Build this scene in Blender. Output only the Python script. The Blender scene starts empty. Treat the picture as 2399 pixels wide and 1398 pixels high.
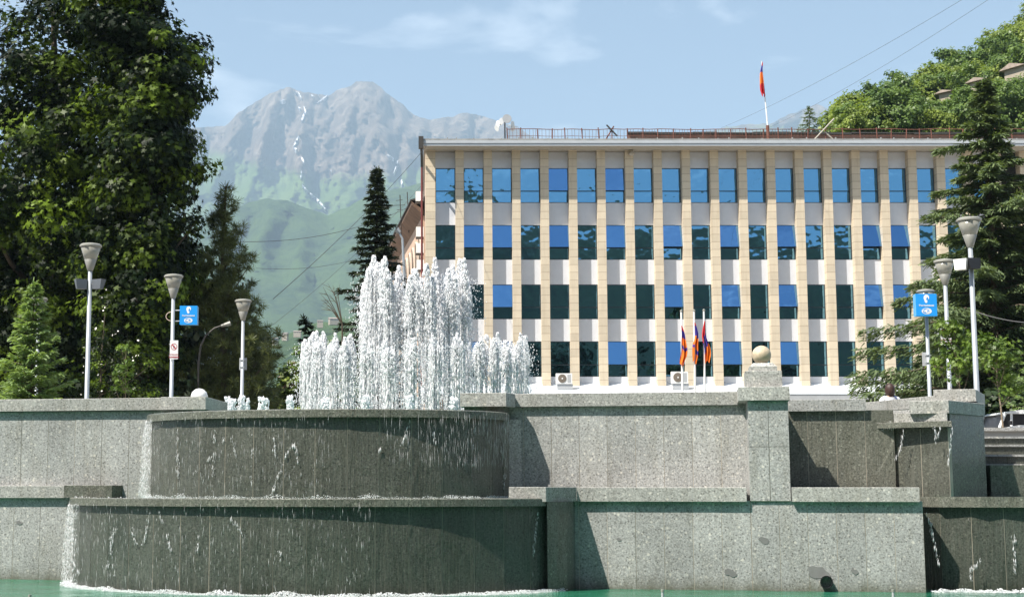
import bpy, bmesh, math, random
import numpy as np
from mathutils import Vector, Matrix, noise as mnoise

R = math.radians
scene = bpy.context.scene
COL = scene.collection

# ---------------------------------------------------------------- camera
FPX = 3559.0                       # focal length in photograph pixels (2399 wide)
CU, CV, HV = 985.0, 699.0, 1145.0  # principal point, horizon row
TH = math.atan((HV - CV) / FPX)
CT, ST = math.cos(TH), math.sin(TH)
ZC = 1.415
cam = bpy.data.cameras.new("Camera")
camo = bpy.data.objects.new("Camera", cam); COL.objects.link(camo)
cam.sensor_width = 36.0
cam.lens = FPX / 2399.0 * 36.0
cam.shift_x = (1199.5 - CU) / 2399.0
cam.clip_start = 0.1
cam.clip_end = 30000
camo.location = (0, 0, ZC)
camo.rotation_euler = (math.pi / 2 + TH, 0, 0)
scene.camera = camo

# ---------------------------------------------------------------- sky and sun
SUN_AZ, SUN_EL = 57.0, 55.0        # azimuth left of the direction behind the camera
W = bpy.data.worlds.new("World"); scene.world = W
W.use_nodes = True
wn = W.node_tree; wn.nodes.clear()
wo = wn.nodes.new('ShaderNodeOutputWorld'); wb = wn.nodes.new('ShaderNodeBackground')
sky = wn.nodes.new('ShaderNodeTexSky'); sky.sky_type = 'NISHITA'
sky.sun_disc = False
sky.sun_elevation = R(SUN_EL); sky.sun_rotation = R(180 + SUN_AZ)
sky.altitude = 700; sky.air_density = 1.0; sky.dust_density = 1.2; sky.ozone_density = 1.6
wtc = wn.nodes.new('ShaderNodeTexCoord')
wmap = wn.nodes.new('ShaderNodeMapping'); wmap.inputs['Scale'].default_value = (1.6, 1.6, 5.5)
wno = wn.nodes.new('ShaderNodeTexNoise'); wno.inputs['Scale'].default_value = 2.3
wno.inputs['Detail'].default_value = 7; wno.inputs['Roughness'].default_value = 0.6
wno.inputs['Distortion'].default_value = 0.5
wra = wn.nodes.new('ShaderNodeValToRGB')
wra.color_ramp.elements[0].position = 0.50; wra.color_ramp.elements[0].color = (0, 0, 0, 1)
wra.color_ramp.elements[1].position = 0.80; wra.color_ramp.elements[1].color = (1, 1, 1, 1)
wmx = wn.nodes.new('ShaderNodeMixRGB'); wmx.inputs[2].default_value = (15.0, 15.4, 16.0, 1)
wn.links.new(wtc.outputs['Generated'], wmap.inputs[0]); wn.links.new(wmap.outputs[0], wno.inputs['Vector'])
wn.links.new(wno.outputs['Fac'], wra.inputs[0]); wn.links.new(wra.outputs[0], wmx.inputs[0])
wn.links.new(sky.outputs[0], wmx.inputs[1]); wn.links.new(wmx.outputs[0], wb.inputs[0])
wb.inputs[1].default_value = 0.055
wn.links.new(wb.outputs[0], wo.inputs[0])

sl = bpy.data.lights.new("sun", 'SUN'); so = bpy.data.objects.new("sun", sl); COL.objects.link(so)
sl.energy = 5.0; sl.angle = R(0.5); sl.color = (1.0, 0.945, 0.85)
sdir = Vector((-math.sin(R(SUN_AZ)) * math.cos(R(SUN_EL)), -math.cos(R(SUN_AZ)) * math.cos(R(SUN_EL)), math.sin(R(SUN_EL))))
so.rotation_euler = sdir.to_track_quat('Z', 'Y').to_euler()
so.location = (-30, -20, 60)
vs = scene.view_settings
vs.view_transform = 'Standard'; vs.look = 'None'; vs.exposure = 1.39; vs.gamma = 1.0
scene.cycles.max_bounces = 8
scene.cycles.transparent_max_bounces = 16
scene.cycles.volume_bounces = 0
try:
    scene.cycles.use_denoising = True
except Exception:
    pass

# ---------------------------------------------------------------- picking points of the place by angle and distance
def P(u, v, D):
    a = (u - CU) / FPX; b = (CV - v) / FPX
    t = D / (CT - b * ST)
    return Vector((a * t, D, ZC + t * (ST + b * CT)))
def X(u, D): return (u - CU) / FPX * D * CT
def Z(v, D): return P(CU, v, D).z

# the fountain stands turned by FA; s runs along its wall, w away from the viewer
FA = R(10.0)
FS = Vector((math.cos(FA), -math.sin(FA))); FW = Vector((math.sin(FA), math.cos(FA)))
F0 = Vector((X(1500, 22.0), 22.0))
def S(u, w=0.0):
    k = (u - CU) / FPX * CT
    return (k * (F0.y + w * FW.y) - F0.x - w * FW.x) / (FS.x - k * FS.y)
def FP(s, w):
    p = F0 + FS * s + FW * w
    return (p.x, p.y)
def FZ(v, u, w=0.0):
    return Z(v, FP(S(u, w), w)[1])

# ---------------------------------------------------------------- object helpers
def tag(o, label=None, cat=None, group=None, kind=None):
    if label: o['label'] = label
    if cat: o['category'] = cat
    if group: o['group'] = group
    if kind: o['kind'] = kind
    return o
def thing(name, loc, label, cat, group=None):
    o = bpy.data.objects.new(name, None); COL.objects.link(o)
    o.location = loc; o.empty_display_size = 0.3
    return tag(o, label, cat, group)
def link_mesh(name, me, mat, parent=None):
    o = bpy.data.objects.new(name, me); COL.objects.link(o)
    if mat is not None and not me.materials: me.materials.append(mat)
    if parent is not None: o.parent = parent
    return o
def origin_of(parent):
    v = Vector((0, 0, 0))
    while parent is not None:
        v += Vector(parent.location); parent = parent.parent
    return v
class MB:
    """collects polygons in world coordinates; build() links them as ONE mesh object"""
    def __init__(s): s.v = []; s.f = []; s.r = []; s.cur = 0.5
    def add(s, vs_, fs_, r=None):
        b = len(s.v); s.v.extend([tuple(p) for p in vs_])
        for f in fs_: s.f.append([b + i for i in f]); s.r.append(s.cur if r is None else r)
    def box(s, a, b, r=None):
        x0, y0, z0 = a; x1, y1, z1 = b
        s.add([(x0,y0,z0),(x1,y0,z0),(x1,y1,z0),(x0,y1,z0),(x0,y0,z1),(x1,y0,z1),(x1,y1,z1),(x0,y1,z1)],
              [(0,3,2,1),(4,5,6,7),(0,1,5,4),(1,2,6,5),(2,3,7,6),(3,0,4,7)], r)
    def prism(s, poly, z0, z1, r=None, bev=0.0):
        n = len(poly)
        a = sum(poly[i][0]*poly[(i+1)%n][1]-poly[(i+1)%n][0]*poly[i][1] for i in range(n))
        if a < 0: poly = poly[::-1]
        if bev > 0:
            c = (sum(p[0] for p in poly)/n, sum(p[1] for p in poly)/n)
            inn = inset(poly, bev)
            vs_ = [(p[0],p[1],z0) for p in poly]+[(p[0],p[1],z1-bev) for p in poly]+[(p[0],p[1],z1) for p in inn]
            fs_ = [tuple(range(n-1,-1,-1)), tuple(range(2*n,3*n))]
            for i in range(n):
                j=(i+1)%n
                fs_.append((i,j,n+j,n+i)); fs_.append((n+i,n+j,2*n+j,2*n+i))
            s.add(vs_, fs_, r); return
        vs_ = [(p[0],p[1],z0) for p in poly]+[(p[0],p[1],z1) for p in poly]
        s.add(vs_, [tuple(range(n-1,-1,-1)), tuple(range(n,2*n))]+[(i,(i+1)%n,n+(i+1)%n,n+i) for i in range(n)], r)
    def tube(s, pts, rads, n=8, cap=True, r=None):
        pts = [Vector(p) for p in pts]
        if not hasattr(rads, '__len__'): rads = [rads]*len(pts)
        vs_=[]; fs_=[]
        up = Vector((0,0,1))
        for i,p in enumerate(pts):
            d = (pts[min(i+1,len(pts)-1)]-pts[max(i-1,0)])
            if d.length < 1e-9: d = Vector((0,0,1))
            d.normalize()
            a = d.cross(up)
            if a.length < 1e-3: a = d.cross(Vector((0,1,0)))
            a.normalize(); b = d.cross(a)
            for k in range(n):
                t = 2*math.pi*k/n
                vs_.append(p+a*math.cos(t)*rads[i]+b*math.sin(t)*rads[i])
        for i in range(len(pts)-1):
            for k in range(n):
                k2=(k+1)%n
                fs_.append((i*n+k,(i+1)*n+k,(i+1)*n+k2,i*n+k2))
        if cap:
            fs_.append(tuple(range(n))); fs_.append(tuple((len(pts)-1)*n+k for k in range(n-1,-1,-1)))
        s.add(vs_, fs_, r)
    def lathe(s, c, prof, n=24, r=None):
        """prof: (radius, z) from bottom to top, about a vertical axis through c"""
        vs_=[]; fs_=[]
        for (rr,z) in prof:
            for k in range(n):
                t=2*math.pi*k/n; vs_.append((c[0]+rr*math.cos(t), c[1]+rr*math.sin(t), c[2]+z))
        m=len(prof)
        for i in range(m-1):
            for k in range(n):
                k2=(k+1)%n; fs_.append((i*n+k,i*n+k2,(i+1)*n+k2,(i+1)*n+k))
        fs_.append(tuple(range(n-1,-1,-1))); fs_.append(tuple((m-1)*n+k for k in range(n)))
        s.add(vs_, fs_, r)
    def build(s, name, mat, parent=None, smooth=False, flip=False):
        me = bpy.data.meshes.new(name)
        o = origin_of(parent)
        V = np.array(s.v, dtype=np.float64) - np.array(o)
        me.from_pydata(V.tolist(), [], s.f)
        at = me.attributes.new('rnd', 'FLOAT', 'FACE'); at.data.foreach_set('value', np.array(s.r, dtype=np.float32))
        if smooth: me.polygons.foreach_set('use_smooth', np.ones(len(me.polygons), dtype=bool))
        me.update()
        return link_mesh(name, me, mat, parent)
def inset(poly, d):
    n=len(poly); out=[]
    for i in range(n):
        p0=Vector(poly[i-1][:2]); p1=Vector(poly[i][:2]); p2=Vector(poly[(i+1)%n][:2])
        e1=(p1-p0).normalized(); e2=(p2-p1).normalized()
        n1=Vector((-e1.y,e1.x)); n2=Vector((-e2.y,e2.x))
        m=(n1+n2); L=m.length
        m = m/L if L>1e-6 else n1
        q=p1+m*(d/max(0.3,m.dot(n1)))
        out.append((q.x,q.y))
    return out
def copy_tree(o, parent=None):
    c = o.copy(); COL.objects.link(c)
    if parent is not None: c.parent = parent
    for ch in [k for k in o.children]: copy_tree(ch, c)
    return c

# many small polygons at once (leaves, needles, droplets)
def scatter_mesh(name, shape, faces, pos, ax, ay, az, mat, parent=None, rnd=None, smooth=False):
    """shape (k,3) local; placed with per-item axes ax, ay, az (N,3, already scaled)"""
    N=len(pos); k=len(shape)
    sh=np.asarray(shape,dtype=np.float32)
    V=(pos[:,None,:]+sh[None,:,0:1]*ax[:,None,:]+sh[None,:,1:2]*ay[:,None,:]+sh[None,:,2:3]*az[:,None,:]).reshape(-1,3)
    V=V-np.array(origin_of(parent))
    lens=np.array([len(f) for f in faces]); fl=np.concatenate([np.array(f) for f in faces])
    loops=(fl[None,:]+(np.arange(N)*k)[:,None]).reshape(-1)
    tot=np.tile(lens,N); start=np.concatenate([[0],np.cumsum(tot)[:-1]])
    me=bpy.data.meshes.new(name)
    me.vertices.add(len(V)); me.vertices.foreach_set('co',V.astype(np.float32).reshape(-1))
    me.loops.add(len(loops)); me.loops.foreach_set('vertex_index',loops.astype(np.int32))
    me.polygons.add(len(tot)); me.polygons.foreach_set('loop_start',start.astype(np.int32)); me.polygons.foreach_set('loop_total',tot.astype(np.int32))
    if smooth: me.polygons.foreach_set('use_smooth',np.ones(len(tot),dtype=bool))
    me.update(calc_edges=True)
    if rnd is None: rnd=np.random.RandomState(len(V)).rand(N)
    at=me.attributes.new('rnd','FLOAT','FACE'); at.data.foreach_set('value',np.repeat(rnd,len(faces)).astype(np.float32))
    return link_mesh(name,me,mat,parent)
def unit(a): return a/np.maximum(np.linalg.norm(a,axis=1,keepdims=True),1e-9)
def frames(nrm, rs, along=None):
    n=unit(nrm)
    if along is None: along=rs.normal(size=n.shape)
    x=along-np.sum(along*n,axis=1,keepdims=True)*n; x=unit(x)
    y=np.cross(n,x)
    return x,y,n
STAR=[]
for i,(rr,aa) in enumerate([(1.0,90),(.36,66),(.85,38),(.36,10),(.62,-20),(.28,-60),(.28,-120),(.62,-160),(.36,170),(.85,142),(.36,114)]):
    STAR.append((rr*math.cos(R(aa)), rr*math.sin(R(aa)), -0.12*rr))
STARF=[tuple(range(len(STAR)))]
LEAF=[(0,-.5,0),(.28,-.1,.05),(.2,.25,.03),(0,.6,-.06),(-.2,.25,.03),(-.28,-.1,.05)]; LEAFF=[(0,1,2,3),(0,3,4,5)]
BLADE=[(-.5,0,0),(.5,0,0),(.3,1,0),(-.3,1,0)]; BLADEF=[(0,1,2,3)]
PUFF=[(0,-.6,0),(.45,-.25,.12),(.5,.2,-.08),(.1,.6,.1),(-.35,.4,-.1),(-.55,-.1,.08)]; PUFFF=[tuple(range(6))]
def ico():
    bm=bmesh.new(); bmesh.ops.create_icosphere(bm,subdivisions=1,radius=1.0)
    v=[tuple(p.co) for p in bm.verts]; f=[tuple(q.index for q in p.verts) for p in bm.faces]; bm.free(); return v,f
ICO,ICOF=ico()
OCT=[(1,0,0),(-1,0,0),(0,1,0),(0,-1,0),(0,0,1),(0,0,-1)]
OCTF=[(0,2,4),(2,1,4),(1,3,4),(3,0,4),(2,0,5),(1,2,5),(3,1,5),(0,3,5)]

# ---------------------------------------------------------------- materials
def new_mat(name):
    m=bpy.data.materials.new(name); m.use_nodes=True
    nt=m.node_tree; nt.nodes.clear()
    out=nt.nodes.new('ShaderNodeOutputMaterial'); b=nt.nodes.new('ShaderNodeBsdfPrincipled')
    nt.links.new(b.outputs[0],out.inputs[0])
    return m,nt,b,out
def nd(nt,t,ins=None,**props):
    n=nt.nodes.new(t)
    for k,v in props.items(): setattr(n,k,v)
    for k,v in (ins or {}).items():
        if hasattr(v,'bl_idname') or isinstance(v,bpy.types.NodeSocket): nt.links.new(v,n.inputs[k])
        else: n.inputs[k].default_value=v
    return n
def pos(nt,scale=(1,1,1)):
    g=nd(nt,'ShaderNodeNewGeometry')
    m=nd(nt,'ShaderNodeMapping',{0:g.outputs['Position'],'Scale':scale})
    return m.outputs[0]
def noise(nt,vec,scale,detail=4,rough=.55,dist=0):
    return nd(nt,'ShaderNodeTexNoise',{'Vector':vec,'Scale':scale,'Detail':detail,'Roughness':rough,'Distortion':dist}).outputs['Fac']
def ramp(nt,fac,stops,interp='LINEAR'):
    n=nt.nodes.new('ShaderNodeValToRGB'); cr=n.color_ramp; cr.interpolation=interp
    while len(cr.elements)<len(stops): cr.elements.new(0.5)
    for e,(p,c) in zip(cr.elements,stops):
        e.position=p; e.color=(c,c,c,1) if not hasattr(c,'__len__') else (*c[:3],1)
    nt.links.new(fac,n.inputs[0]); return n.outputs[0]
def mix(nt,fac,a,b,mode='MIX'):
    n=nt.nodes.new('ShaderNodeMixRGB'); n.blend_type=mode
    for i,v in ((0,fac),(1,a),(2,b)):
        if isinstance(v,bpy.types.NodeSocket): nt.links.new(v,n.inputs[i])
        elif i==0: n.inputs[0].default_value=v
        else: n.inputs[i].default_value=(v,v,v,1) if not hasattr(v,'__len__') else (*v[:3],1)
    return n.outputs[0]
def math_(nt,op,a,b=None,clamp=False):
    n=nt.nodes.new('ShaderNodeMath'); n.operation=op; n.use_clamp=clamp
    for i,v in ((0,a),(1,b)):
        if v is None: continue
        if isinstance(v,bpy.types.NodeSocket): nt.links.new(v,n.inputs[i])
        else: n.inputs[i].default_value=v
    return n.outputs[0]
def attr(nt,name='rnd'):
    return nd(nt,'ShaderNodeAttribute',attribute_name=name).outputs['Fac']
def bump(nt,b,h,strength=.3,dist=.02):
    n=nd(nt,'ShaderNodeBump',{'Height':h,'Strength':strength,'Distance':dist}); nt.links.new(n.outputs[0],b.inputs['Normal'])

def granite(name, base=(.335,.335,.325), wet=0.0, green=0.0):
    m,nt,b,o=new_mat(name)
    p=pos(nt)
    n1=noise(nt,p,38,6,.72)
    c=ramp(nt,n1,[(.30,tuple(.45*x for x in base)),(.5,base),(.68,tuple(min(1,1.55*x) for x in base))])
    # pale pebbles of three sizes and dark grains in the terrazzo
    for sc,th,col in ((15,.20,(.66,.63,.57)),(30,.24,(.58,.55,.50)),(7,.10,(.70,.66,.58))):
        v=nd(nt,'ShaderNodeTexVoronoi',{'Vector':p,'Scale':sc,'Randomness':1.0})
        f=ramp(nt,v.outputs['Distance'],[(th,1.0),(th+.07,0.0)])
        sel=nd(nt,'ShaderNodeSeparateColor',{0:v.outputs['Color']}).outputs[0]
        f=math_(nt,'MULTIPLY',f,math_(nt,'GREATER_THAN',sel,.62))
        c=mix(nt,math_(nt,'MULTIPLY',f,.62-.30*wet),c,col)
    v=nd(nt,'ShaderNodeTexVoronoi',{'Vector':p,'Scale':19,'Randomness':1.0})
    c=mix(nt,math_(nt,'MULTIPLY',ramp(nt,v.outputs['Distance'],[(.18,1.0),(.28,0.0)]),.6),c,(.08,.075,.07))
    # each slab its own tone
    c=mix(nt,1.0,c,ramp(nt,attr(nt),[(0.0,.88),(.5,.98),(1.0,1.06)]),'MULTIPLY')
    # weathering runs and blotches
    st=noise(nt,pos(nt,(2.2,2.2,.35)),2.6,6,.65,.4)
    c=mix(nt,ramp(nt,st,[(.48,0.0),(.74,.55)]),c,mix(nt,1.0,c,(.58,.55,.47),'MULTIPLY'))
    bl=noise(nt,p,.9,5,.6)
    c=mix(nt,1.0,c,ramp(nt,bl,[(.3,.78),(.7,1.10)]),'MULTIPLY')
    zz=nd(nt,'ShaderNodeSeparateXYZ',{0:nd(nt,'ShaderNodeNewGeometry').outputs['Position']}).outputs[2]
    tide=math_(nt,'ADD',zz,math_(nt,'MULTIPLY',math_(nt,'SUBTRACT',noise(nt,pos(nt,(1,1,.3)),5,5,.6),.5),.30))
    c=mix(nt,ramp(nt,math_(nt,'MULTIPLY',tide,2.0),[(.0,.72),(.16,.35),(.42,0.0)]),c,(.075,.070,.040))
    rough=.62
    if wet>0:
        k=1-wet
        c=mix(nt,1.0,c,(k*.95,k*(1+.08*green),k*(.92+.06*green)),'MULTIPLY')
        al=noise(nt,pos(nt,(1.2,1.2,.5)),1.5,6,.6,.6)
        c=mix(nt,ramp(nt,al,[(.48,0.0),(.75,.5*green)]),c,(.012,.030,.018))
        stre=noise(nt,pos(nt,(11,11,.55)),2.0,7,.72,.6)
        c=mix(nt,ramp(nt,stre,[(.50,0.0),(.78,.55)]),c,(.15,.145,.12))
        b.inputs['Roughness'].default_value=.22
        b.inputs['Specular IOR Level'].default_value=.45
        bump(nt,b,math_(nt,'ADD',math_(nt,'MULTIPLY',stre,1.0),math_(nt,'ADD',math_(nt,'MULTIPLY',n1,.35),math_(nt,'MULTIPLY',noise(nt,pos(nt,(1,1,.45)),3.2,5,.6,1.2),1.6))),.9,.022)
        b.inputs['Coat Weight'].default_value=.25; b.inputs['Coat Roughness'].default_value=.12
    else:
        b.inputs['Roughness'].default_value=rough
        bump(nt,b,n1,.35,.006)
    nt.links.new(c,b.inputs['Base Color'])
    return m
def plain(name,col,rough=.5,metal=0.0,var=.12,scale=3.0,bmp=0.0,spec=.5,use_rnd=False):
    m,nt,b,o=new_mat(name)
    p=pos(nt)
    n=noise(nt,p,scale,5,.6)
    c=mix(nt,1.0,col,ramp(nt,n,[(.25,1-var),(.75,1+var)]),'MULTIPLY')
    if use_rnd: c=mix(nt,1.0,c,ramp(nt,attr(nt),[(0,.88),(1,1.10)]),'MULTIPLY')
    nt.links.new(c,b.inputs['Base Color'])
    b.inputs['Roughness'].default_value=rough; b.inputs['Metallic'].default_value=metal
    b.inputs['Specular IOR Level'].default_value=spec
    if bmp>0: bump(nt,b,noise(nt,p,scale*8,4,.6),bmp,.01)
    return m
def foliage(name,dark,light,trans=.35,rough=.45,spec=.35,nscale=1.6,lo=.15,hi=.85):
    m,nt,b,o=new_mat(name)
    n=noise(nt,pos(nt),nscale,3,.6)
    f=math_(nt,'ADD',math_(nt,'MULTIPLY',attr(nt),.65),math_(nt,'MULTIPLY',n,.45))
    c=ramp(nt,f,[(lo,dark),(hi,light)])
    nt.links.new(c,b.inputs['Base Color']); b.inputs['Roughness'].default_value=rough
    b.inputs['Specular IOR Level'].default_value=spec
    tr=nd(nt,'ShaderNodeBsdfTranslucent',{'Color':mix(nt,1.0,c,(1.3,1.35,.45),'MULTIPLY')})
    ms=nd(nt,'ShaderNodeMixShader',{0:trans}); nt.links.new(b.outputs[0],ms.inputs[1]); nt.links.new(tr.outputs[0],ms.inputs[2])
    nt.links.new(ms.outputs[0],o.inputs[0])
    return m

M={}
M['granite']=granite('grey_terrazzo')
M['granite_light']=granite('pale_coping_terrazzo',base=(.34,.335,.315))
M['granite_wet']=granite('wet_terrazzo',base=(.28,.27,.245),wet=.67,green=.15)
M['granite_wet_green']=granite('wet_mossy_terrazzo',base=(.28,.275,.25),wet=.71,green=.7)
M['granite_damp']=granite('damp_terrazzo',base=(.27,.255,.23),wet=.42,green=.2)  # damp stone; its darker tone also stands in for shade
M['mortar']=plain('pale_mortar',(.42,.37,.30),.85,var=.25)
M['patch']=plain('grey_mortar_patch',(.17,.17,.165),.85,var=.15,scale=6)
M['concrete']=plain('grey_concrete',(.30,.295,.285),.8,var=.2,scale=1.2,bmp=.3)
M['stone_ball']=plain('weathered_marble',(.50,.40,.28),.55,var=.45,scale=9,bmp=.2)
M['bark']=plain('bark',(.085,.065,.045),.9,var=.35,scale=8,bmp=.6)
M['pale_bark']=plain('pale_bark',(.22,.17,.12),.85,var=.3,scale=8,bmp=.4)
M['pole']=plain('galvanised_pole_paint',(.36,.385,.41),.42,.3,var=.06)
M['lamp_ring']=plain('lamp_rim_metal',(.33,.32,.28),.45,.3,var=.08)
M['lamp_foot']=plain('lamp_cone_socket',(.26,.255,.23),.5,.2,var=.1)
M['flood_grey']=plain('dark_grey_housing',(.10,.11,.125),.45,.2,var=.1)
M['black']=plain('black_enamel',(.018,.018,.02),.35,var=.1)
M['dark_metal']=plain('dark_metal',(.06,.055,.05),.5,.3,var=.2)
M['rust']=plain('rusted_iron',(.16,.06,.04),.8,.1,var=.4,scale=6)
M['white_paint']=plain('white_paint',(.78,.78,.76),.35,var=.05)
M['grey_paint']=plain('grey_paint',(.40,.41,.42),.45,var=.08)
M['white_metal']=plain('white_sheet_metal',(.72,.76,.80),.35,.1,var=.05)
M['fascia_metal']=plain('pale_fascia_metal',(.47,.49,.51),.35,.1,var=.06)
M['roof_metal']=plain('grey_roof_sheet',(.30,.30,.29),.6,.2,var=.3,scale=2)
M['soffit']=plain('soffit_boards',(.42,.38,.32),.7,var=.08)
M['spandrel']=plain('pale_grey_panel',(.66,.675,.72),.38,.1,var=.04)
M['frame']=plain('dark_window_frame',(.02,.025,.03),.35,.2,var=.1)
M['interior']=plain('dark_interior',(.025,.025,.022),.9,var=.2)
M['parapet']=plain('brown_parapet',(.20,.12,.09),.9,var=.4,scale=1.5,bmp=.3)
M['soil']=plain('plaza_paving',(.30,.28,.25),.85,var=.15,scale=.6)
M['red_pipe']=plain('dark_red_downpipe',(.16,.03,.025),.45,var=.2)
M['sign_blue']=plain('bright_blue_panel',(.02,.30,.78),.3,var=.03)
M['sign_blue_side']=plain('pale_blue_panel',(.10,.36,.66),.3,var=.03)
M['sign_white']=plain('white_plate',(.80,.80,.79),.35,var=.04)
M['sign_red']=plain('sign_red',(.42,.03,.05),.4,var=.05)
M['sign_dark']=plain('sign_grey_ink',(.10,.08,.10),.5,var=.05)
M['skin']=plain('skin',(.42,.25,.17),.55,var=.06)
M['hair']=plain('dark_auburn_hair',(.040,.016,.010),.5,var=.3,scale=30,bmp=.3)
M['shirt']=plain('white_shirt',(.74,.75,.80),.8,var=.05)
M['jeans']=plain('blue_trousers',(.05,.07,.13),.85,var=.2)
M['strap']=plain('navy_strap',(.03,.05,.14),.7,var=.1)
M['plaster']=plain('pink_stone_plaster',(.50,.35,.26),.85,var=.18,scale=1.2,bmp=.3)
M['plaster_light']=plain('pale_stone_trim',(.58,.47,.38),.85,var=.15,scale=2)
M['brown_soffit']=plain('brown_eaves_boards',(.17,.105,.07),.85,var=.35,scale=1.5)
M['tile_roof']=plain('weathered_roof_sheet',(.30,.24,.20),.8,var=.3,scale=2)
M['house_wall']=plain('cream_house_wall',(.34,.29,.23),.9,var=.15,scale=1)
M['brick']=plain('brick_wall',(.24,.11,.08),.9,var=.3,scale=2)
M['car_white']=plain('white_car_paint',(.72,.73,.74),.22,var=.03); 
M['rubber']=plain('tyre_rubber',(.02,.02,.02),.8,var=.1)
M['snow']=plain('old_snow',(.62,.63,.66),.7,var=.05)
M['wire']=plain('cable_sheath',(.04,.04,.045),.6,var=.1)
M['flower']=plain('white_petals',(.75,.72,.66),.7,var=.08)
M['fan']=plain('fan_grille',(.16,.13,.10),.6,var=.1)

def cladding(name,col):
    """cream stone tiles: rows 0.34 m high with thin joints"""
    m,nt,b,o=new_mat(name)
    g=nd(nt,'ShaderNodeNewGeometry'); z=nd(nt,'ShaderNodeSeparateXYZ',{0:g.outputs['Position']}).outputs[2]
    zz=math_(nt,'DIVIDE',z,.46); fr=math_(nt,'FRACT',zz)
    row=math_(nt,'FLOOR',zz)
    jn=math_(nt,'LESS_THAN',fr,.055)
    wn_=nd(nt,'ShaderNodeTexWhiteNoise',noise_dimensions='2D')
    cb=nd(nt,'ShaderNodeCombineXYZ',{0:row,1:math_(nt,'MULTIPLY',attr(nt),97.0)})
    nt.links.new(cb.outputs[0],wn_.inputs['Vector'])
    c=mix(nt,1.0,col,ramp(nt,wn_.outputs['Value'],[(0,.90),(1,1.07)]),'MULTIPLY')
    c=mix(nt,1.0,c,ramp(nt,noise(nt,pos(nt),1.3,5,.6),[(.3,.93),(.7,1.05)]),'MULTIPLY')
    c=mix(nt,ramp(nt,noise(nt,pos(nt,(3.0,3.0,.22)),1.7,6,.65,.3),[(.50,0.0),(.75,.45)]),c,mix(nt,1.0,c,(.72,.66,.58),'MULTIPLY'))
    c=mix(nt,jn,c,mix(nt,1.0,c,(.55,.48,.42),'MULTIPLY'))
    nt.links.new(c,b.inputs['Base Color']); b.inputs['Roughness'].default_value=.6
    bump(nt,b,math_(nt,'SUBTRACT',1.0,jn),.4,.01)
    return m
M['clad']=cladding('cream_stone_cladding',(.62,.525,.39))

def glass(name,col,wob=.02):
    m,nt,b,o=new_mat(name)
    b.inputs['Base Color'].default_value=(*col,1); b.inputs['Metallic'].default_value=1.0
    b.inputs['Roughness'].default_value=.03
    n=noise(nt,pos(nt),.9,2,.5)
    bump(nt,b,n,wob,.25)
    return m
M['glass']=glass('blue_mirror_glass',(.17,.38,.57),.09)
M['sash_glass']=glass('blue_sash_glass',(.14,.31,.56),.04)

# lamp cone: clear ribbed shade
def lampshade():
    m,nt,b,o=new_mat('ribbed_lamp_shade')
    b.inputs['Base Color'].default_value=(.40,.385,.33,1); b.inputs['Roughness'].default_value=.2
    b.inputs['Transmission Weight'].default_value=.35; b.inputs['Alpha'].default_value=.85
    n=noise(nt,pos(nt,(1,1,6)),14,3,.5); bump(nt,b,n,.2,.01)
    return m
M['shade']=lampshade()

def pool_water():
    m,nt,b,o=new_mat('green_pool_water')
    p=pos(nt,(1.0,1.8,1))
    n=noise(nt,p,2.2,5,.6,.6)
    n2=noise(nt,p,.35,3,.5)
    c=ramp(nt,n2,[(.3,(.006,.085,.045)),(.7,(.022,.17,.09))])
    c=mix(nt,ramp(nt,n,[(.45,0.0),(.72,.6)]),c,(.05,.23,.16))
    nt.links.new(c,b.inputs['Base Color']); b.inputs['Roughness'].default_value=.08; b.inputs['IOR'].default_value=1.33
    n3=noise(nt,p,9,3,.6,.4)
    bump(nt,b,math_(nt,'ADD',n,math_(nt,'MULTIPLY',n3,.3)),.55,.06)
    return m
M['water']=pool_water()
def white_water():
    m,nt,b,o=new_mat('aerated_water')
    b.inputs['Base Color'].default_value=(.99,.99,1.0,1); b.inputs['Roughness'].default_value=.3
    b.inputs['Specular IOR Level'].default_value=.6
    tr=nd(nt,'ShaderNodeBsdfTranslucent',{'Color':(.97,.98,1.0,1)})
    cl=nd(nt,'ShaderNodeBsdfTransparent')
    ms=nd(nt,'ShaderNodeMixShader',{0:.5}); nt.links.new(b.outputs[0],ms.inputs[1]); nt.links.new(tr.outputs[0],ms.inputs[2])
    m2=nd(nt,'ShaderNodeMixShader',{0:math_(nt,'MULTIPLY',attr(nt),.22)}); nt.links.new(ms.outputs[0],m2.inputs[1]); nt.links.new(cl.outputs[0],m2.inputs[2])
    nt.links.new(m2.outputs[0],o.inputs[0])
    return m
M['foam']=white_water()

M['maple']=foliage('plane_tree_leaves',(.006,.014,.003),(.15,.225,.022),.22,spec=.12,nscale=.35,lo=.41,hi=.84)  # lit and shaded clumps put into the leaf colour, mostly dark, few bright
M['maple_light']=foliage('young_tree_leaves',(.04,.085,.012),(.17,.25,.04),.35)
M['pine']=foliage('pine_needles',(.020,.030,.010),(.15,.175,.055),.2)
M['spruce']=foliage('dark_spruce_needles',(.010,.020,.010),(.050,.065,.028),.10)
M['cedar']=foliage('cedar_needles',(.026,.050,.026),(.165,.215,.095),.25,nscale=.7)
M['sapling']=foliage('young_spruce_needles',(.10,.17,.07),(.30,.40,.17),.35)
M['hill_leaf']=foliage('hill_tree_leaves',(.07,.11,.02),(.24,.30,.055),.35,nscale=.12)
M['hill_leaf2']=foliage('hill_tree_leaves_dark',(.04,.08,.02),(.15,.22,.05),.3,nscale=.12)
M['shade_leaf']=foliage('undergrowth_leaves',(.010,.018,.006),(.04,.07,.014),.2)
M['red_leaf']=foliage('reddish_leaves',(.05,.012,.010),(.16,.05,.03),.25)

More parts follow.
